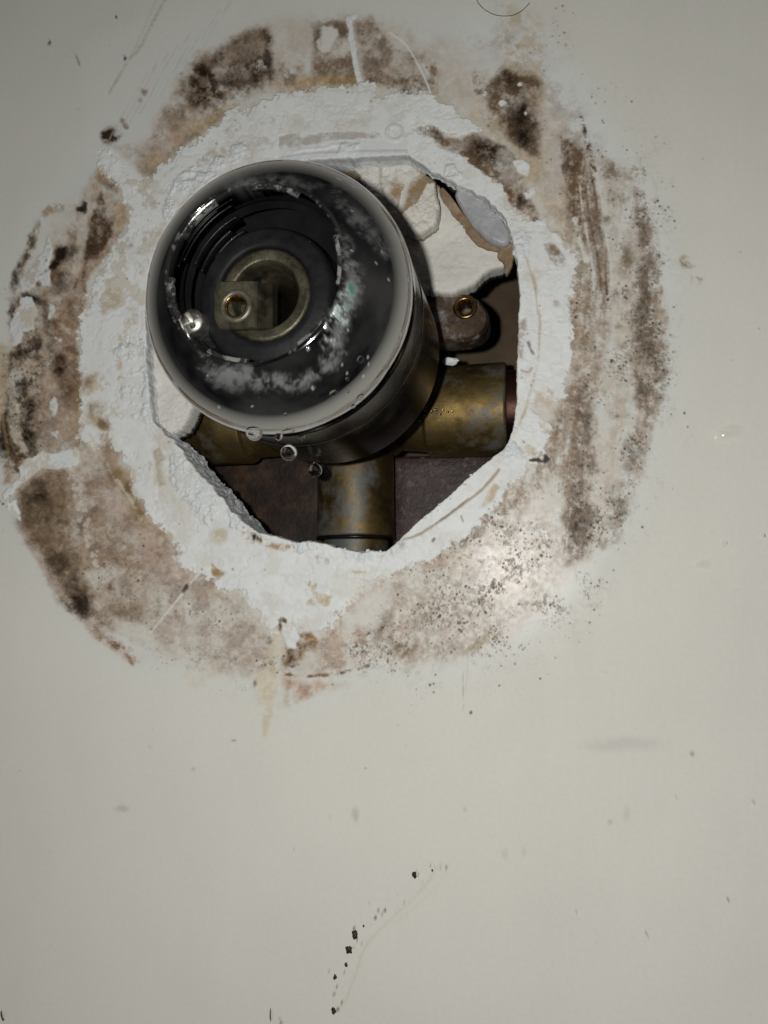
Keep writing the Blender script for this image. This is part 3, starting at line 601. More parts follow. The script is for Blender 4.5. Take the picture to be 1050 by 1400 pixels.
P.line([(335,734),(355,738),(380,748),(402,752)], 4.5, (.36,.25,.14), .75, 3, .6, 'patch', 188); P.blob(350,738,8,5, BLACK, .75, .3, .6, 1, 'patch', 189); P.blob(300,732,8,10, (.45,.38,.26), .6, .2, .7, 1, 'patch', 190); P.blob(492,784,8,3, OCHRE, .5, .2, .6, 1)
P.poly([(742,334),(752,328),(764,338),(772,350),(772,366),(762,364),(750,352)], (.235,.18,.14), .92, 2.5, .8, 'cloud', 191, .62); P.blob(757,417,5,4, (.40,.33,.28), .8, 0, .6, 1); P.line([(758,316),(768,324),(774,338)], 4, TAN, .7, 3, .62)
P.line([(716,348),(726,368),(734,400),(738,440),(737,480),(732,510),(722,548),(712,575),(700,600)], 1.9, (.46,.40,.31), .8, 1.6, .22, 'cloud', 7, .5, -.14); P.line([(718,352),(730,388),(735,430)], .9, (.40,.33,.25), .7, 1, .1, None, 1, .5, -.1)
P.poly([(712,440),(718,436),(720,460),(716,490),(710,480)], (.36,.29,.25), .7, 3, .8, 'patch', 192); P.line([(724,470),(730,485)], 2.2, (.14,.12,.11), .8, 1.4, .62); P.line([(712,505),(722,508),(728,502)], 2, (.36,.28,.22), .7, 1.5, .6)
P.poly([(736,536),(750,530),(760,542),(750,558),(740,562),(732,556)], (.50,.41,.33), .85, 3, 1, 'patch', 193); P.poly([(712,612),(722,606),(732,610),(728,620),(716,620)], (.47,.385,.28), .85, 3, .8, 'cloud', 194)
P.poly([(720,628),(727,622),(736,624),(743,619),(747,627),(741,632),(731,630)], (.035,.026,.02), .95, 2, .8, None, 195, .6, .12, 5)
P.line([(682,642),(668,660),(650,677),(622,698),(596,717),(570,732),(552,738)], 1.8, (.31,.235,.165), .85, 1.2, .12, None, 1, .5, -.12); P.line([(640,682),(618,700),(596,716)], .9, (.16,.11,.08), .8, .9, .1)
P.poly([(676,664),(682,668),(676,684),(662,694),(654,696),(664,680)], (.47,.385,.275), .8, 2.5, .6, 'cloud', 196, .5, -.1)
P.line([(598,768),(588,772),(566,772),(556,776)], 3, (.40,.33,.25), .6, 2.5, 1, 'patch', 197); P.blob(550,748,4,5, (.2,.14,.1), .7, 0, .6, 1); P.line([(632,705),(634,712)], 1, (.2,.17,.14), .7, .9, .3); P.blob(593,738,3,2, DARK, .7)
P.poly([(600,182),(612,186),(616,192),(604,192)], (.42,.35,.29), .5, 3, 1, 'patch'); P.poly([(476,168),(490,160),(508,164),(500,174)], (.48,.45,.41), .5, 4, 1, 'patch', 3)
P.poly([(305,178),(318,172),(330,166),(336,174),(320,186),(308,190)], (.50,.45,.39), .8, 2.5, 1, 'patch', 198); P.poly([(268,212),(290,204),(320,196),(326,206),(300,222),(272,228)], (.46,.42,.35), .7, 3, 1, 'patch', 199); P.poly([(330,196),(360,188),(384,196),(372,206),(340,214)], (.50,.475,.44), .6, 3, 1, 'patch', 200)
P.poly([(200,320),(226,300),(238,300),(214,350),(196,380),(180,400),(184,360)], (.50,.45,.37), .55, 5, 1, 'patch', 201); P.poly([(150,395),(168,390),(164,420),(140,430),(128,425)], (.45,.385,.285), .7, 4, 1, 'patch', 202); P.poly([(168,440),(188,424),(186,450),(170,460)], (.42,.33,.24), .55, 4, 1, 'patch', 203)
for b in ((164,498,6,7),(166,518,5,4),(168,540,3,8)): P.blob(*b, OCHRE, .5, 0, .7, 1, 'patch', 204)
P.poly([(208,618),(216,612),(226,624),(222,640),(228,664),(218,668),(214,650)], (.44,.39,.31), .8, 2.5, .8, 'cloud', 205); P.poly([(255,662),(266,668),(272,684),(264,686),(254,672)], (.42,.33,.25), .75, 3, .8, 'patch', 206); P.poly([(432,764),(448,762),(452,774),(436,772)], (.36,.29,.22), .8, 2.5, .9, 'patch', 207)
# --- crumbly grey adhesive
crumb_polys = [[(158,480),(186,452),(205,480),(206,580),(180,566),(166,540),(170,510)], [(232,622),(256,622),(300,668),(338,714),(322,726),(286,716),(256,688),(236,660)], [(402,738),(470,746),(512,754),(510,766),(490,764),(482,772),(466,766),(440,764),(420,770),(404,758)], [(676,632),(692,604),(704,602),(716,628),(704,660),(690,650)], [(246,240),(300,200),(346,194),(352,210),(300,240),(250,282),(226,310),(220,290)], [(596,222),(620,220),(634,240),(622,256),(604,244)], [(698,316),(724,318),(722,352),(704,356)], [(534,752),(552,738),(556,752),(540,764)], [(466,196),(490,196),(486,212),(462,212)]]
for k, pts in enumerate(crumb_polys):
    p = np.array(pts); i = P.idx(p[:, 0].min(), p[:, 0].max(), p[:, 1].min(), p[:, 1].max(), 12)
    mk = sstep(3.5, -3.5, poly_sd(P.X[i] + P.wx[i], P.Y[i] + P.wy[i], pts))
    x_, y_ = P.X[i] + .8 * P.wx[i], P.Y[i] + .8 * P.wy[i]
    mk = mk * sstep(.36, .52, fbm(x_, y_, 26, 3, 215 + k))
    a = fbm(x_, y_, 17, 5, 210 + k, .66); rdg = 1 - np.abs(2 * a - 1) * 3.0
    P.put(i, mk * .6, (.58, .60, .61), .55); P.put(i, mk * sstep(.70, 1.0, rdg) * .55, (.43, .45, .46), .6)
    P.h[i] += mk * (.42 * sstep(1.0, .3, rdg) + .55 * (fbm(x_, y_, 9, 4, 212, .6) - .3))
d, _ = line_sd(P.X, P.Y, [(540 + 11 * math.cos(t), 183 + 10 * math.sin(t)) for t in np.linspace(0, 6.3, 14)]); i = np.nonzero(d < 8)[0]
P.put(i, sstep(4, 1, d[i]) * .6, (.52, .54, .55), .4, .35)
# small marks lower down the sheet
for b in ((487,1112,5,10,(.42,.42,.40),.6),(168,1106,9,4,(.40,.385,.33),.65),(645,974,2.2,2.2,BLACK,.8),(946,1032,3,3.5,(.3,.25,.18),.8),(834,1123,4,2.5,(.42,.36,.27),.6),(858,1112,4,9,(.5,.48,.43),.6),(690,1168,5,7,(.46,.44,.39),.5),(716,1165,3,6,(.48,.46,.41),.5),(635,1104,3,2,(.42,.40,.36),.7),(995,1228,1.8,1.8,(.2,.18,.15),.8),(886,1283,1.6,1.6,(.15,.13,.1),.8),(318,1010,4,1.6,(.3,.28,.24),.7),(205,1023,4,1.6,(.45,.43,.4),.6),(848,1018,50,8,(.505,.495,.45),.75),(265,1050,2,3,(.4,.38,.34),.7),(4,1330,9,9,(.42,.42,.41),.6),(885,1275,1.5,1.5,BLACK,.6),(386,1397,2,3,BLACK,.8),(860,640,2,2,BLACK,.1)):
    P.blob(b[0], b[1], b[2], b[3], b[4], b[5], 0, .6, .62)
P.line([(634,893),(633,930),(634,972)], .9, (.42,.40,.36), .7, 1, .1, 'streak', 4); P.line([(640,895),(637,945)], .8, (.46,.44,.40), .6, 1, .1)
P.line([(604,1180),(570,1222),(520,1270),(496,1300),(484,1340),(470,1372),(456,1382)], 1.6, (.50,.455,.36), .55, 1.6, .2); P.line([(618,1176),(596,1212),(540,1262)], 1, (.52,.48,.40), .45, 1.5, .2)
i = P.idx(440, 640, 1160, 1400, 0); dl, _ = line_sd(P.X[i], P.Y[i], [(610,1178),(566,1196),(528,1240),(496,1268),(478,1306),(462,1340),(456,1385)])
P.specks(i, .5 * np.exp(-(dl / 10) ** 2), 8, (.07,.055,.04), .6, 2.4, 31, .85)
# the cut face of the sheet and the board behind it
NE = len(EQ) + 1; edge = allv[:NA * NE]
arc = np.tile(np.cumsum(rh * 2 * math.pi / NA), NE); xe, ye = arc * 5.6, YY.ravel()[edge] * 5.6
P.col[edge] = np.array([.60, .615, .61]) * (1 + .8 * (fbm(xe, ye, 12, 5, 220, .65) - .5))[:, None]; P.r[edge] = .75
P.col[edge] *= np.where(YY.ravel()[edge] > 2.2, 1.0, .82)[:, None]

# relief: keep the lip tidy, push towards the room
hh = P.h.copy(); hh[edge] = 0
VY = YY.ravel() - hh
verts = np.stack([VX.ravel(), VY, VZ.ravel()], 1)
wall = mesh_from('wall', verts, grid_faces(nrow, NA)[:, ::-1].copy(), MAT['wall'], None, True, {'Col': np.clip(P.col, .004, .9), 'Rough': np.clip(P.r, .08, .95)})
tag(wall, 'off-white glossy shower wall with mouldy ring round a broken hole', 'wall', kind='structure')

# loose grains of plaster and caulk stuck along the edge: a few larger lumps by themselves
def lump_mesh(name, seed, sub=3, amp=.45):
    bm = bmesh.new(); bmesh.ops.create_icosphere(bm, subdivisions=sub, radius=1.0)
    off = Vector((seed * 3.1, seed * 1.7, seed * .9))
    for v in bm.verts:
        n = mnoise.fractal(v.co * 1.4 + off, .8, 2.1, 4) * amp + abs(mnoise.noise(v.co * 3.1 + off)) * .25
        v.co *= 1 + n
    bmesh.ops.scale(bm, vec=(S, S, S), verts=bm.verts)
    me = bpy.data.meshes.new(name); bm.to_mesh(me); bm.free()
    for p in me.polygons: p.use_smooth = True
    me.materials.append(MAT['crumb']); return me
LM = [lump_mesh('plaster_lump', k) for k in range(6)]
def lump(px, py, y, r, k, parent, squash=.6):
    o = bpy.data.objects.new('plaster_lump', LM[k % 6]); COL.objects.link(o); o.location = Vector(at(px, py, y)) * S
    o.scale = (r, r * squash, r * random.uniform(.7, 1.1)); o.rotation_euler = (random.uniform(-.4, .4), random.uniform(0, 6.3), random.uniform(-.4, .4)); o.parent = parent; return o
lumps = [(164,476,1.0),(176,462,1.2),(188,470,1.1),(196,486,1.0),(186,492,.9),(198,512,1.0),(196,540,1.0),(184,552,1.1),(160,545,.9),(242,640,.9),(258,656,1.0),(268,668,1.1),(282,684,1.2),(296,700,1.3),(310,708,1.1),(250,668,.8),(300,716,.9),(412,750,1.2),(428,754,1.3),(446,756,1.2),(462,756,1.1),(478,760,1.3),(494,764,1.4),(504,757,.9),(420,762,.8),(688,628,1.2),(700,640,1.2),(696,618,.9),(704,628,.8),(712,332,.9),(704,346,.8),(545,180,.8),(536,188,.8),(608,232,.9),(620,240,.9),(300,214,1.0),(322,206,1.1),(280,228,.9),(340,212,.8),(545,755,.8)]
for k, (x, y, r) in enumerate(lumps): lump(x, y, .3, r * .95, k, wall, .55)
# finer crumbs, past picking apart: one piece
bm = bmesh.new()
edge_pts = [(x, y) for x, y in zip(*project(np.stack([hx, np.zeros(NA), hy], 1)))]
for k in range(420):
    j = random.randrange(NA)
    if random.random() > crumbly[j] * 1.1: continue
    p = at(edge_pts[j][0] + random.gauss(0, 5), edge_pts[j][1] + random.gauss(0, 5), 0)
    rr = np.hypot(p[0] - C0[0], p[2] - C0[2])
    if rr < rh[j] + .15: continue
    r = random.uniform(.15, .42)
    res = bmesh.ops.create_icosphere(bm, subdivisions=1, radius=r)
    for v in res['verts']: v.co = (v.co * random.uniform(.75, 1.25)) + Vector((p[0], p[1] - .35, p[2]))
bmesh.ops.scale(bm, vec=(S, S, S), verts=bm.verts)
me = bpy.data.meshes.new('plaster_crumbs'); bm.to_mesh(me); bm.free(); me.materials.append(MAT['crumb'])
cr = bpy.data.objects.new('plaster_crumbs', me); COL.objects.link(cr); cr.parent = wall; tag(cr, kind='stuff')

# ------------------------------------------------------------------ broken plaster board seen inside the hole
def chip(name, pts, y, thick, mat, amp=.5, size=4., edge=.8, jag=.5, tilt=(0., 0.), seed=1, base=(.62, .60, .55), stain=None, parent=None, rings=34, na=260):
    pts = smooth_line(pts + [pts[0]], 4)[:-1]
    Q = np.array([at(a, b, y) for a, b in pts])[:, [0, 2]]
    c = Q.mean(0); A = np.linspace(0, 2 * math.pi, na, endpoint=False)
    R = star_radius(Q - c, A)
    ex, ez = c[0] + R * np.cos(A), c[1] + R * np.sin(A)
    R = R + jag * 2 * (fbm(ex, ez, 2.6, 4, seed + 50, .65) - .5)
    rows = []
    for q in np.linspace(0.02, 1, rings):
        rr = R * q; x, z = c[0] + rr * np.cos(A), c[1] + rr * np.sin(A)
        d = R - rr
        yy = y + edge * (1 - np.clip(d / edge, 0, 1)) ** 2 + tilt[0] * (x - c[0]) + tilt[1] * (z - c[1]) - amp * 2 * (fbm(x, z, size, 5, seed, .6) - .5) - .25 * (fbm(x, z, .9, 3, seed + 9, .6) - .5)
        rows.append(np.stack([x, yy, z], 1))
    last = rows[-1]
    for q in (.25, .6, 1.):
        rr = R * (1 - .03 * q) + .3 * (fbm(ex + 9 * q, ez, 1.2, 3, seed + 70) - .5)
        rows.append(np.stack([c[0] + rr * np.cos(A), last[:, 1] + thick * q, c[1] + rr * np.sin(A)], 1))
    V = np.concatenate(rows)
    # close front centre
    V = np.concatenate([V, rows[0].mean(0)[None], np.array([[c[0], y + thick + .5, c[1]]])]); n = len(V)
    f = [tuple(q) for q in grid_faces(len(rows), na)]
    f += [(n - 2, (i + 1) % na, i) for i in range(na)]
    b0 = (len(rows) - 1) * na; f += [(n - 1, b0 + i, b0 + (i + 1) % na) for i in range(na)]
    at_ = None
    if mat is MAT['plaster']:
        X, Y = project(V); pp = Paint(X, Y, base, .85)
        pp.col *= (1 + .22 * (fbm(V[:, 0], V[:, 2], 6, 5, seed + 5) - .5))[:, None]
        if stain: stain(pp)
        at_ = {'Col': np.clip(pp.col, .01, .9), 'Rough': pp.r}
    o = mesh_from(name, V, f, mat, parent, True, at_); return recalc(o)

PB = (.60, .58, .535)
slab = empty('plaster_board')
def st1(p):
    p.line([(556,212),(582,232),(606,258),(630,292),(660,322),(700,338)], 8, (.26,.19,.115), .9, 3, .8, 'cloud', 3); p.poly([(572,236),(590,248),(566,290),(548,306),(534,306),(556,270)], (.28,.205,.125), .85, 3, .7, 'cloud', 6)
    p.line([(690,342),(668,362),(650,378),(620,398)], 5, (.62,.59,.54), .7, 3, .6)
chip('board_face', [(548,232),(580,236),(606,262),(634,300),(662,326),(700,322),(704,350),(688,364),(668,368),(656,382),(640,392),(618,400),(596,398),(570,404),(540,400),(505,340),(500,290)], 6.5, 7, MAT['plaster'], 1.0, 9, .8, 1.3, (0., -.02), 3, PB, st1, slab)
chip('board_edge', [(478,226),(515,216),(560,214),(580,232),(572,250),(552,262),(540,290),(528,302),(512,272),(498,250)], 5.2, 6, MAT['plaster'], 1.3, 4, .7, 1.2, (.0, .02), 5, PB, lambda p: (p.blob(545,264,12,14, (.33,.24,.13), .9, .2, .7, 1, 'cloud', 4), p.line([(562,216),(578,234),(566,256),(546,284)], 5, (.34,.245,.135), .9, 3, .7, 'cloud', 5), p.line([(520,216),(522,250),(532,290)], 2, (.30,.26,.21), .6, 2, .7)), slab)
chip('paper_strip', [(604,252),(616,268),(640,300),(672,330),(688,336),(684,344),(654,336),(628,306),(610,282),(600,262)], 5.4, 1.0, MAT['paper'], .5, 3, .5, .9, (0, 0), 11, parent=slab)
tag(slab, 'broken white plaster board with torn tan paper in the hole upper right', 'plaster board')
ch = chip('plaster_chunk', [(585,246),(594,248),(596,262),(600,284),(596,302),(584,314),(566,318),(548,310),(545,300),(560,284),(574,268)], .6, 4.5, MAT['plaster'], 1.2, 4, .9, .8, (.06, .02), 13, (.60,.57,.515))
tag(ch, 'loose white plaster chunk lying against the tan torn paper', 'plaster chunk')
se = chip('sealant_patch', [(626,252),(644,258),(666,272),(688,298),(698,322),(690,334),(668,326),(648,308),(634,288),(622,266)], 2.4, 3, MAT['sealant'], .35, 6, 1.2, .4, (.05, .05), 15)
tag(se, 'smooth shiny grey sealant patch under the upper right hole edge', 'sealant')
fl = chip('paper_flap', [(684,336),(698,330),(704,342),(700,362),(692,376),(688,358),(680,350)], 5.0, 1.5, MAT['paper'], .4, 2.5, .5, .5, (0, 0), 17)
tag(fl, 'small torn tan paper flap hanging at the right end of the plaster', 'paper flap')
tp = chip('tan_backing', [(452,222),(482,222),(492,240),(490,262),(478,258),(462,236)], 7.5, 3, MAT['paper'], .4, 3, .8, .5, (0, 0), 19)
tag(tp, 'tan brown backing scrap behind the top of the chrome sleeve', 'backing scrap')
bl = chip('blue_scrap', [(415,224),(440,221),(458,222),(460,236),(436,240),(416,236)], 6.4, 1.5, MAT['blue'], .3, 3, .5, .4, (0, 0), 21)
tag(bl, 'small blue-grey scrap behind the top edge of the sleeve', 'backing scrap')
lo = chip('plaster_block', [(206,478),(240,500),(262,548),(258,572),(244,586),(236,596),(222,594),(208,586),(204,540)], 4.0, 7, MAT['plaster'], .8, 5, .8, 1.3, (.05, 0), 23, (.60,.585,.545))
tag(lo, 'pale plaster block at the lower left behind the chrome sleeve', 'plaster block')

# ------------------------------------------------------------------ the valve
AX = at(467, 501)                           # where the valve's axis passes the wall plane
def ax(y): return np.array([AX[0], y, AX[2]])
valve = empty('shower_valve')
tag(valve, 'corroded shower valve with chrome sleeve sticking out of the wall hole', 'shower valve')

# chrome sleeve: inner wall, rim, rolled dome, edge
RY, EY, RO, RE, RB = -60.0, -45.5, 16.9, 26.5, 26.2
PH0 = math.radians(46)
EA = (RE - RO) / (1 - math.sin(PH0)); EB = (EY - 1 - RY) / math.cos(PH0)
prof = [(RO + .6, RY + 8), (RO - .75, RY + 6), (RO - .8, RY + .6)]
prof += round_prof([(RO - .8, RY + .6), (RO - .7, RY - .1), (RO, RY)], .35, 5)[1:]
for k in range(1, 49):
    a = PH0 + (math.pi / 2 - PH0) * k / 48; prof.append((RE - EA * (1 - math.sin(a)), EY - 1.0 - EB * math.cos(a)))
prof += round_prof([(RE, EY - 1.0), (RE, EY + 1.2), (RE - .8, EY + 1.6), (RE - 1.8, EY + 1.6)], .5, 4)[1:]
seg = 360; A_ = np.linspace(0, 2 * math.pi, seg, endpoint=False)
V = np.array([[AX[0] + r * math.cos(t), y, AX[2] + r * math.sin(t)] for r, y in prof for t in A_])
X, Y = project(V)
K = Paint(X, Y, (.41, .41, .41), .045); K.sc = np.zeros(len(X))
def deposit(fn, *a, color=(.078, .088, .092), **kw):
    before = K.col.copy(); fn(*a, color, **kw); m = np.abs(K.col - before).sum(1) > 1e-4
    den = np.abs(np.array(color) - before).sum(1) + 1e-6
    al = np.clip(np.abs(K.col - before).sum(1) / den, 0, 1); K.sc = np.maximum(K.sc, al * .62); K.r += al * .45
GREEN = (.035, .10, .078)
front = np.repeat([y < EY - 1.5 and r > RO - .3 for r, y in prof], seg)
deposit(K.poly, [(282,502),(300,498),(330,512),(370,522),(410,514),(440,492),(462,470),(470,480),(450,512),(420,532),(380,545),(330,540),(295,524)], a=.42, soft=10, warp=2.2, mode='patch', seed=2)
deposit(K.poly, [(462,318),(472,330),(482,360),(486,400),(482,440),(470,470),(458,478),(468,440),(470,400),(466,360)], a=.42, soft=10, warp=2.2, mode='patch', seed=3)
deposit(K.poly, [(466,388),(476,384),(482,400),(478,424),(468,440),(462,430),(468,410)], a=.8, soft=6, warp=1.8, mode='patch', seed=4, color=GREEN)
deposit(K.poly, [(456,420),(472,400),(480,440),(462,466),(446,476)], a=.5, soft=5, warp=1.6, mode='patch', seed=5, color=(.14,.20,.175))
deposit(K.poly, [(275,480),(300,500),(330,520),(300,515)], a=.45, soft=4, warp=1.4, mode='patch', seed=6, color=(.13,.135,.12))
deposit(K.poly, [(455,262),(500,290),(530,340),(520,350),(490,310),(455,280)], a=.22, soft=9, warp=1.8, mode='patch', seed=40)
deposit(K.poly, [(300,245),(400,240),(450,262),(400,252),(310,258)], a=.18, soft=7, warp=1.8, mode='patch', seed=41)
i = np.nonzero(front)[0]
dd = np.hypot(K.X[i] - 380, K.Y[i] - 412)
b0 = K.col.copy(); K.specks(i, .04 * sstep(90, 150, dd) * (K.X[i] + K.Y[i] > 700) * (fbm(K.X[i], K.Y[i], 30, 3, 5) > .5) + .012, 7, (.17,.18,.18), .3, 1.3, 44, .5); K.sc = np.maximum(K.sc, (np.abs(K.col - b0).sum(1) > .02) * .5)
# waterline streaks along the turned edge
ez = np.abs(V[:, 1] - (EY - 2.0)) ; K.r += .06 * np.exp(-(ez / 2.5) ** 2) * (fbm(np.arctan2(V[:, 2] - AX[2], V[:, 0] - AX[0]) * 30, V[:, 1], 1.0, 3, 9))
rimv = np.repeat([RO - .82 <= r <= RO - .05 and y < RY + .4 for r, y in prof], seg)
rn = fbm(K.X, K.Y, 7, 3, 91, .7); i = np.nonzero(rimv)[0]
K.put(i, sstep(.6, .8, rn[i]) * .3, (.10, .10, .093), .1); K.sc[i] = np.maximum(K.sc[i], sstep(.6, .8, rn[i]) * .2)
sleeve = mesh_from('sleeve', V, grid_faces(len(prof), seg)[:, ::-1].copy(), MAT['chrome'], valve, True, {'Col': np.clip(K.col, 0, 1), 'Rough': np.clip(K.r, .05, .9), 'Scale': np.clip(K.sc, 0, .95)})
recalc(sleeve)
# bayonet tabs inside the rim
MAT['rim'] = mat_metal('scaled_rim_metal', [(.35, (.20, .20, .19)), (.6, (.45, .445, .43))], 380, (.12, .35), 1.0, .3, 900, (.12, .125, .112), 300)
def tab(d0, d1, r0=RO - 1.55, r1=RO - .6, y0=RY + .45, y1=RY + 1.4):
    t = np.linspace(math.radians(d0), math.radians(d1), 28); V = []
    sec = round_prof([(r1, y1), (r0, y1), (r0, y0), (r1, y0), (r1, y1 - .01)], .15, 2)
    for a in t:
        for r, y in sec: V.append((AX[0] + r * math.cos(a), y, AX[2] + r * math.sin(a)))
    n = len(sec); f = [tuple(q) for q in grid_faces(len(t), n)]; f += [tuple(range(n)), tuple(range((len(t) - 1) * n, len(t) * n))[::-1]]
    return autosmooth(recalc(mesh_from('tab', V, f, MAT['rim'], sleeve)), 45)
for d0, d1 in ((118, 150), (60, 92), (-12, 20), (-58, -28), (-122, -92), (178, 206)): tab(d0, d1)
# dark body cylinder behind the sleeve
body = lathe('valve_body', round_prof([(RB - 2, EY + 1.0), (RB - .8, EY + 1.2), (RB - .8, EY + 2.6), (RB, EY + 3.0), (RB, -8.0), (RB - .8, -6.2), (19.0, -6.0), (18.5, 14.0), (15.0, 22.0), (8., 24.)], .4, 4), ax(0), (0, 1, 0), MAT['bodymetal'], valve, 200); recalc(body)
lathe('groove_ring', round_prof([(RB - .2, -34.2), (RB + .22, -34.0), (RB + .22, -33.2), (RB - .2, -33.0)], .2, 3), ax(0), (0, 1, 0), MAT['bodymetal'], valve, 200)
# black cartridge inside
house = lathe('cartridge_housing', round_prof([(15.9, -51.4), (20.5, -51.0), (21.0, -50.0), (20.5, -44.0), (13.0, -43.5), (12.6, -48.0), (11.5, -48.2), (11.4, -52.6)], .4, 4), ax(0), (0, 1, 0), MAT['black'], valve, 160)
recalc(house)
CF = at(360, 401, -53.0)
def cf(y): return np.array([CF[0], y, CF[2]])
recalc(lathe('seal_ring', round_prof([(13.56, -43.8), (13.45, -51.2), (12.66, -52.6), (10.17, -53.2), (9.04, -52.9), (8.93, -51.0), (8.93, -48.0)], .7, 5), cf(0), (0, 1, 0), MAT['rubber'], valve, 160))
face = recalc(lathe('cartridge_face', round_prof([(8.98, -48.), (8.98, -52.0), (8.5, -52.5), (6.7, -52.4), (6.3, -51.6), (5.9, -47.0), (5.9, -45.)], .3, 4), cf(0), (0, 1, 0), MAT['dull_brass'], valve, 140))
recalc(lathe('recess_floor', [(6.0, -46.2), (3.0, -46.0), (.02, -46.0)], cf(0), (0, 1, 0), MAT['bodymetal'], face, 80))  # darker metal than the face: the recess's shade is put into its colour
# moulded ribs in the black housing on the upper left
for d, r, w in ((136, 15.6, .40), (142, 14.4, .34), (130, 13.4, .28)):
    a0 = math.radians(d); y = -53.0 + (15.6 - r) * .8
    sec = round_prof([(r - .22, y + 3), (r - .22, y), (r + .22, y), (r + .22, y + 3)], .12, 2); n = len(sec)
    t = np.linspace(a0 - w, a0 + w, 24); V = [(AX[0] + q * math.cos(a), yy, AX[2] + q * math.sin(a)) for a in t for q, yy in sec]
    f = [tuple(q) for q in grid_faces(24, n)] + [tuple(range(n)), tuple(range(23 * n, 24 * n))[::-1]]
    recalc(mesh_from('rib', V, f, MAT['black'], house))

def holed_block(name, outline, hole, hr, y0, y1, mat, parent, seg=96, cham=.3, hole_depth=None, thread=None, ring=None):
    """a block with the given outline (mm, x/z) and a round hole through its front"""
    O = np.array(outline); A = np.linspace(0, 2 * math.pi, seg, endpoint=False); h = np.array(hole)
    R = star_radius(O - h, A); c, s_ = np.cos(A), np.sin(A); rows = []
    def row(r, y): rows.append(np.stack([h[0] + r * c, np.full(seg, y), h[1] + r * s_], 1))
    row(R, y1); row(R, y0 + cham); row(R - cham, y0)
    row(np.maximum(hr * 1.12, np.minimum(R - cham - .1, hr * 1.3)), y0)
    row(np.full(seg, hr * 1.08), y0); row(np.full(seg, hr), y0 + .15)
    depth = hole_depth or (y1 - y0)
    if thread:
        for k in range(int(depth / thread * 4)):
            row(np.full(seg, hr * (1 - .10 * (k % 4 in (1, 2)))) , y0 + .2 + k * thread / 4)
    row(np.full(seg, hr * .92), y0 + depth); row(np.full(seg, .02), y0 + depth)
    f = [tuple(q) for q in grid_faces(len(rows), seg)]
    return autosmooth(recalc(mesh_from(name, np.concatenate(rows), f, mat, parent)), 35)
def mm(px, py, y): p = at(px, py, y); return (p[0], p[2])
# stem: a flat-sided brass block with a threaded screw hole
SY = -53.6
stem = holed_block('stem', [mm(*p, SY) for p in ((297,384),(340,383),(353,384),(352,448),(330,450),(299,450),(292,436),(291,400))], mm(322, 418, SY), 2.1, SY, -46.1, MAT['dull_brass'], valve, 120, .25, 4.5)
lathe('hole_collar', round_prof([(2.15, -.02), (2.35, -.28), (2.9, -.28), (3.25, .05)], .15, 3), (mm(322,418,SY)[0], SY, mm(322,418,SY)[1]), (0, 1, 0), MAT['collar'], stem, 64)
thr = [(2.12 - .24 * (k % 4 in (1, 2)), .1 + k * .14) for k in range(32)]
lathe('thread', thr, (mm(322,418,SY)[0], SY, mm(322,418,SY)[1]), (0, 1, 0), MAT['bright_brass'], stem, 64)
# the sloping shoulder to the right of the stem
p0, p1 = mm(353, 384, SY), mm(352, 448, SY); q0, q1 = mm(374, 388, -50.2), mm(373, 450, -50.2); g0, g1 = mm(380, 388, -47.), mm(379, 450, -47.)
V = [(p0[0], SY + .3, p0[1]), (q0[0], -50.4, q0[1]), (g0[0], -47., g0[1]), (p1[0], SY + .3, p1[1]), (q1[0], -50.4, q1[1]), (g1[0], -47., g1[1]), (p0[0], -47, p0[1]), (p1[0], -47, p1[1])]
sh = mesh_from('shoulder', V, [(0, 1, 4, 3), (1, 2, 5, 4), (0, 6, 2, 1), (3, 4, 5, 7), (0, 3, 7, 6)], MAT['dull_brass'], stem, False); recalc(sh)
bv = sh.modifiers.new('bevel', 'BEVEL'); bv.width = .00025; bv.segments = 2
# screw with a cross recess
SC = at(263, 440, -55.0); rows = []; nr, na = 30, 72
for i in range(nr):
    r = 2.35 * (i + .15) / (nr - 1)
    for j in range(na):
        t = 2 * math.pi * j / na; x, z = r * math.cos(t), r * math.sin(t); y = -1.15 * math.sqrt(max(0, 1 - (r / 2.42) ** 2))
        c, s_ = math.cos(.5), math.sin(.5); u, v = x * c + z * s_, -x * s_ + z * c
        cross = max((abs(u) < .48) * (abs(v) < 1.65), (abs(v) < .48) * (abs(u) < 1.65))
        y += cross * max(0, 1.5 - .5 * r); rows.append((SC[0] + x, SC[1] + y, SC[2] + z))
for j in range(na): t = 2 * math.pi * j / na; rows.append((SC[0] + 2.3 * math.cos(t), SC[1] + 9, SC[2] + 2.3 * math.sin(t)))
rows.append((SC[0], SC[1] - .6, SC[2])); f = [tuple(q) for q in grid_faces(nr + 1, na)] + [(len(rows) - 1, (j + 1) % na, j) for j in range(na)]
autosmooth(recalc(mesh_from('screw', rows, f, MAT['steel'], valve)), 50)
# lug with a threaded bush on the right
LY = 10.0
lugo = [(560,402),(590,399),(618,399),(640,402),(656,412),(667,426),(668,442),(660,456),(644,464),(620,467),(596,468),(560,470)]
lug = holed_block('mounting_lug', [mm(*p, LY) for p in smooth_line(lugo + [lugo[0]], 3)[:-1]], mm(636, 420, LY), 2.15, LY, LY + 8, MAT['lug'], valve, 128, .9, 7.5)
bp_ = mm(636, 420, LY); lathe('bush', round_prof([(1.9, 3.0), (1.9, .5), (2.1, -.35), (2.9, -.4), (3.3, .1)], .2, 3), (bp_[0], LY, bp_[1]), (0, 1, 0), MAT['bright_brass'], lug, 64)
lathe('thread', [(1.95 - .2 * (k % 4 in (1, 2)), .2 + k * .14) for k in range(40)], (bp_[0], LY, bp_[1]), (0, 1, 0), MAT['bright_brass'], lug, 64)
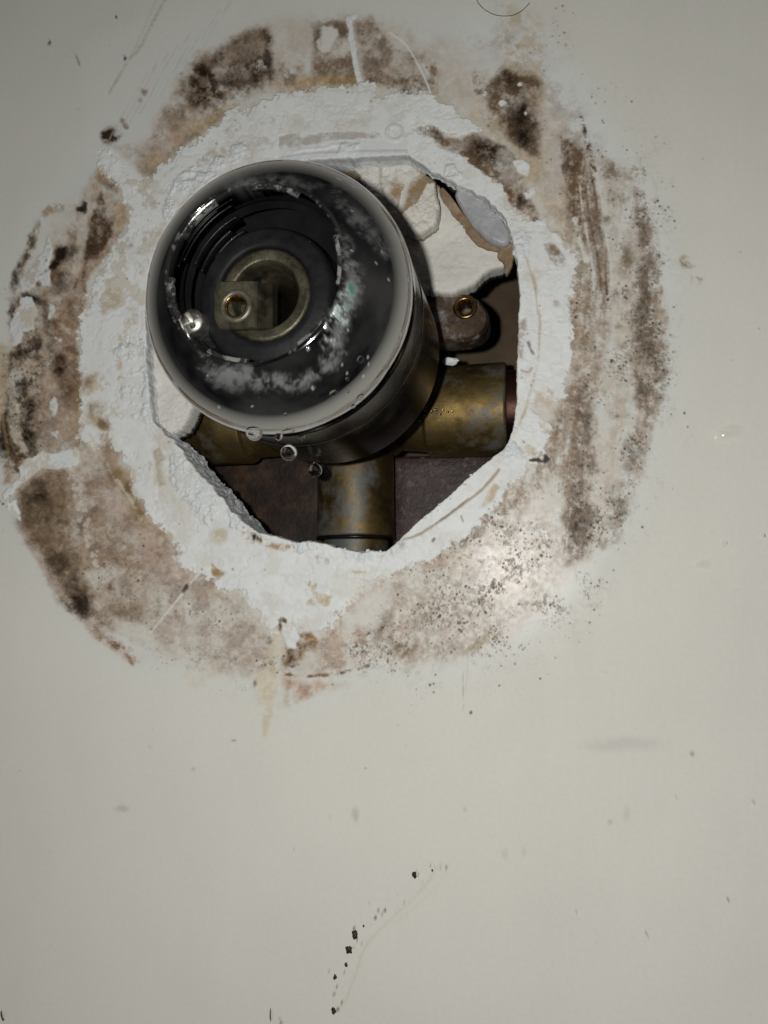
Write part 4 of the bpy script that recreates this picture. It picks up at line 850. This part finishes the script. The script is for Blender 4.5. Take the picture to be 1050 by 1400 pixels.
# pipe fittings behind the body
TY = 33.0
TC = at(487, 569, TY)
def tee(name, prof, origin, axis, mat, seg=120): return recalc(lathe(name, round_prof(prof, .5, 4), origin, axis, mat, valve, seg))
tee('tee_hub', [(.02, -16.), (9., -15.5), (12.2, -12), (12.6, 0), (12.2, 12), (9., 15.5), (.02, 16.)], TC, (1, 0, 0), MAT['brass'])
rx = at(588, 563, TY)[0] - TC[0]; rx1 = at(694, 563, TY)[0] - TC[0]
tee('right_socket', [(10.5, 10.), (11.6, rx - .8), (13.2, rx), (13.4, rx1 - .6), (12.9, rx1), (11.2, rx1 + .1)], TC, (1, 0, 0), MAT['brass'])
tee('right_pipe', [(11.0, rx1 - 2), (11.0, rx1 + 70)], TC, (1, 0, 0), MAT['copper'])
lx = TC[0] - at(345, 563, TY)[0]; lx1 = TC[0] - at(252, 563, TY)[0]
tee('left_socket', [(10.5, 10.), (11.6, lx - .8), (13.2, lx), (13.4, lx1 - .6), (12.9, lx1), (11.2, lx1 + .1)], TC, (-1, 0, 0), MAT['brass'])
tee('left_pipe', [(11.0, lx1 - 2), (11.0, lx1 + 70)], TC, (-1, 0, 0), MAT['copper'])
bz = TC[2] - at(487, 732, TY - 8)[2]
tee('lower_socket', [(9., 8.), (11.3, 12.), (11.5, bz - .4), (11.1, bz), (10.2, bz + .05)], TC, (0, 0, -1), MAT['brass'])
tee('lower_pipe', [(9.6, bz - 1), (9.6, bz + 70)], TC, (0, 0, -1), MAT['brass'])
tee('upper_pipe', [(10.0, 8), (10.0, 90)], TC, (0, 0, 1), MAT['brass'])
tee('socket_seam', [(10.2, bz - .2), (11.7, bz), (11.7, bz + .9), (10.2, bz + 1.1)], TC, (0, 0, -1), MAT['black'])

# ------------------------------------------------------------------ framing inside the wall
def board(name, x0, x1, y0, y1, z0, z1, mat, label, cat):
    bm = bmesh.new(); bmesh.ops.create_cube(bm, size=1.0)
    for v in bm.verts: v.co = Vector(((x0 + x1) / 2 + v.co.x * (x1 - x0), (y0 + y1) / 2 + v.co.y * (y1 - y0), (z0 + z1) / 2 + v.co.z * (z1 - z0))) * S
    bmesh.ops.bevel(bm, geom=bm.edges[:], offset=.0012, segments=3, affect='EDGES', profile=.5)
    bmesh.ops.subdivide_edges(bm, edges=[e for e in bm.edges if e.calc_length() > .02], cuts=30, use_grid_fill=True)
    for v in bm.verts: v.co.y += .0005 * mnoise.noise(v.co * 160) + .0003 * mnoise.noise(v.co * 500)
    me = bpy.data.meshes.new(name); bm.to_mesh(me); bm.free(); me.materials.append(mat)
    for p in me.polygons: p.use_smooth = True
    o = bpy.data.objects.new(name, me); COL.objects.link(o); return tag(o, label, cat)
wz = at(600, 622, 42)[2]
board('wooden_brace', TC[0] + 9, 90, 42, 66, wz - 90, wz, MAT['wood'], 'dark reddish brown damp wooden brace right of the lower brass pipe', 'wood brace')
MAT['rust'] = mat_plain('rusty_dark_wood', [(.3, (.007, .004, .003)), (.5, (.022, .010, .006)), (.62, (.055, .026, .013)), (.75, (.09, .06, .045))], 150, .55, .7, 500, .35)
board('wooden_brace', -190, TC[0] - 6, 56, 68, wz - 96, wz + 6, MAT['rust'], 'nearly black rusty brown brace left of the lower brass pipe', 'wood brace')
board('back_board', -260, 160, 72, 80, -140, 220, MAT['backboard'], 'tan board at the back of the wall cavity behind the lug', 'board')

oc = bpy.data.objects.new('plaster_crumb', LM[2]); COL.objects.link(oc); oc.location = Vector(at(616, 494, 19.5)) * S; oc.scale = (2.0, 1.2, 1.0)
tag(oc, 'small white plaster crumb lying on top of the right brass socket', 'plaster crumb')

# ------------------------------------------------------------------ water
def water_drop(name, p, normal, r, flat, label, group, stretch=(1., 1.), seed=0, down=0., mat='water'):
    """a bead of water: a cap of radius r (mm) standing off the surface along normal"""
    n, u, v = frame(normal)
    if abs(n.y) > .8: u, v = Vector((1, 0, 0)), Vector((0, 0, 1))
    nr, na = 14, 40; V = []
    for i in range(nr):
        a = math.pi / 2 * (i + .08) / (nr - 1 + .08)
        for j in range(na):
            t = 2 * math.pi * j / na
            w = 1 + .28 * mnoise.noise(Vector((math.cos(t) * .9 + seed * 2.3, math.sin(t) * .9, seed)))* (1 if flat < .5 else .25)
            rr = r * math.sin(a) * w; hgt = math.cos(a) if mat == 'water' else math.cos(a) ** 3
            q = Vector(p) + u * (rr * math.cos(t) * stretch[0]) + v * (rr * math.sin(t) * stretch[1]) + n * (r * flat * hgt)
            q.z -= down * r * math.cos(a); V.append(tuple(q))
    for j in range(na): q = Vector(V[(nr - 1) * na + j]) - n * (.12); V.append(tuple(q))
    V.append(tuple(Vector(p) + n * (r * flat) - Vector((0, 0, down * r)))); V.append(tuple(Vector(p) - n * .12))
    f = [tuple(q) for q in grid_faces(nr + 1, na)] + [(len(V) - 2, (j + 1) % na, j) for j in range(na)] + [(len(V) - 1, nr * na + j, nr * na + (j + 1) % na) for j in range(na)]
    o = recalc(mesh_from(name, V, f, MAT[mat])); return tag(o, label, 'water drop', group)
def on_sleeve(px, py):
    """the point on the sleeve or body that the photograph shows at a pixel"""
    best = None
    d = RIGHT * ((px - IW / 2) / FPX) + UP * (-(py - IH / 2) / FPX) + FWD
    for t in np.linspace(105, 175, 2800):
        q = CAM + d * t; r = math.hypot(q[0] - AX[0], q[2] - AX[2]); y = q[1]
        if RY < y <= EY - 1: R = RE - EA * (1 - math.sqrt(max(0, 1 - ((EY - 1 - y) / EB) ** 2)))
        elif EY - 1 < y < EY + 1.4: R = RE
        elif EY + 3 <= y < -7: R = RB
        else: R = 0
        if r <= R:
            rad = Vector((q[0] - AX[0], 0, q[2] - AX[2])).normalized()
            s_ = 0 if y > EY - 1 else min(1, ((EY - 1 - y) / EB) ** 1.1)
            nrm = (rad * (1 - s_ * .95) + Vector((0, -1, 0)) * s_).normalized()
            return Vector(q), nrm
    return Vector(at(px, py, EY)), Vector((0, -1, 0))
G = 'water drops on the chrome sleeve'
for k, (px, py, r, fl_, lb) in enumerate(((348,591,1.65,.75,'large clear water drop on the lower rim of the chrome sleeve'),(381,596,.85,.85,'small round water drop right of the largest one on the sleeve rim'),(413,597,.75,.85,'small water drop at the right end of the rim row'),(493,543,.75,.5,'flat water drop on the lower right of the sleeve rim'),(456,537,.7,.45,'oval water drop on the lower right dome of the sleeve'),(475,518,.4,.5,'tiny water bead above the oval drop on the dome'),(391,566,.4,.5,'tiny water bead on the lower dome above the rim row'),(483,555,.5,.6,'tiny water drop low on the sleeve rim at lower right'),(493,491,.7,.5,'water drop on the right part of the chrome dome'),(355,545,.35,.5,'tiny water bead below the white scale on the dome'),(476,535,.3,.5,'faintest water bead between the two oval dome drops'))):
    p, n = on_sleeve(px, py); water_drop('water_drop', p, n, r, fl_, lb, G, (1, 1), k, .25)
# the hanging drop with its white glint, on the lower edge of the body
p, n = on_sleeve(394, 608)
def hanging(p, r, label, seed, squash=1.15):
    bm = bmesh.new(); bmesh.ops.create_uvsphere(bm, u_segments=40, v_segments=26, radius=r)
    for v in bm.verts:
        z = v.co.z / r
        if z > 0: k = 1 - .35 * z * z; v.co.x *= k; v.co.y *= k; v.co.z *= squash
        v.co += Vector(p)
    bmesh.ops.scale(bm, vec=(S, S, S), verts=bm.verts)
    me = bpy.data.meshes.new('water_drop'); bm.to_mesh(me); bm.free(); me.materials.append(MAT['water'])
    for q in me.polygons: q.use_smooth = True
    o = bpy.data.objects.new('water_drop', me); COL.objects.link(o); return tag(o, label, 'water drop', G)
hanging(tuple(Vector(at(395, 619, EY + 2.4))), 1.62, 'bright round hanging water drop under the sleeve rim', 1)
hanging(tuple(Vector(at(430, 643, -16))), 1.75, 'dark amber hanging water drop at the bottom of the valve body', 2)
# beads on the right socket by the body
for k, (px, py, r) in enumerate(((582,560,.55),(579,570,.45),(574,577,.4),(590,563,.35),(596,560,.35),(602,566,.3),(606,560,.3),(612,563,.3),(587,552,.3),(618,562,.3))):
    water_drop('water_drop', Vector(at(px, py, 19.3)), (0, -1, 0), r * 1.2, .8, 'tiny sparkling water bead in the cluster on the right brass socket', 'beads on the right brass socket', (1, 1), k)
G2 = 'water drops on the wall'
for k, (px, py, r, st, lb) in enumerate(((997,592,3.6,(1.25,.75),'broad flat water drop on the wall at right of the mould ring'),(961,771,2.6,(1.1,.75),'broad water drop with a bright glint at lower right on the wall'),(972,727,.9,(1,1),'small water drop just above the glinting wall drop'),(990,743,1.4,(.8,1.1),'slanting water drop right of the glinting wall drop'),(1043,732,1.0,(.7,1.5),'water drop at the right border of the picture'),(813,828,3.0,(1.3,.8),'broad flat water drop on the wall below the mould ring'),(788,848,1.3,(1.3,.7),'narrow water drop on the lower left of the broad flat one'),(1006,806,.8,(1.2,.8),'tiny water drop on the wall below the glinting one'),(828,917,1.2,(1.4,.8),'faint water drop below the broad flat drops'),(870,996,.7,(1,1),'tiny lone water bead above the grey smear'),(372,1385,1.1,(.75,2.6),'long narrow water run near the bottom of the wall'),(487,1113,1.1,(.9,1.8),'oval water drop in the middle of the bare lower wall'),(138,790,1.0,(1.3,.9),'glinting water drop on the brown stain at lower left'),(5,1388,1.2,(1,1.6),'water drop at the lower left corner of the wall'))):
    water_drop('water_drop', Vector(at(px, py, -.02)), (0, -1, 0), r * .78, .34 if r > 1.05 else .3, lb, G2, st, k + 3, 0., 'film')

# ------------------------------------------------------------------ hair and flecks of dirt
def strand(name, pts, r, mat, label, cat, y=-.25):
    q = smooth_line(pts, 8); P3 = [Vector(at(a, b, y - .3 * math.sin(math.pi * i / len(q)))) for i, (a, b) in enumerate(q)]; V, n = [], 8
    for i, p in enumerate(P3):
        t = (P3[min(i + 1, len(P3) - 1)] - P3[max(i - 1, 0)]).normalized(); _, u, v = frame(t)
        for j in range(n): a = 2 * math.pi * j / n; V.append(tuple(p + (u * math.cos(a) + v * math.sin(a)) * r))
    f = [tuple(x) for x in grid_faces(len(P3), n)] + [tuple(range(n))[::-1], tuple(range((len(P3) - 1) * n, len(P3) * n))]
    return tag(recalc(mesh_from(name, V, f, mat)), label, cat)
strand('hair', [(650,-8),(654,4),(664,14),(680,21),(700,21),(714,14),(724,4)], .075, MAT['hair'], 'thin curved dark hair stuck to the wall at the top', 'hair')
def fleck(px, py, r, label, st=1.0, k=0):
    bm = bmesh.new(); bmesh.ops.create_icosphere(bm, subdivisions=3, radius=1.0); c = Vector(at(px, py, -.1))
    for v in bm.verts:
        q = 1 + .55 * mnoise.fractal(v.co * 1.5 + Vector((k * 2.7, k, 0)), .8, 2.1, 4)
        v.co = Vector((v.co.x * r * .85 * q, v.co.y * r * .35 * q, v.co.z * r * st * q)) + c
    bmesh.ops.scale(bm, vec=(S, S, S), verts=bm.verts)
    me = bpy.data.meshes.new('dirt_fleck'); bm.to_mesh(me); bm.free(); me.materials.append(MAT['grime'])
    for q in me.polygons: q.use_smooth = True
    o = bpy.data.objects.new('dirt_fleck', me); COL.objects.link(o)
    return tag(o, label, 'dirt fleck', 'dirt flecks in the trail down the wall')
for k, a in enumerate(((567,1196,.62,'dirt fleck at the upper right end of the dark trail'),(485,1278,.85,'upper of the two largest black dirt flecks in the trail'),(477,1298,.85,'lower of the two largest black dirt flecks in the trail'),(473,1319,.42,'small dirt fleck just under the two largest ones'),(458,1336,.5,'lone round black dirt fleck left in the lower trail'),(456,1382,.68,'dirt fleck at the bottom end of the trail'),(497,1266,.25,'tiny dirt fleck just above the two largest ones'),(591,1190,.25,'tiny dirt fleck right of the trail top'))):
    fleck(a[0], a[1], a[2], a[3], 1.1, k)
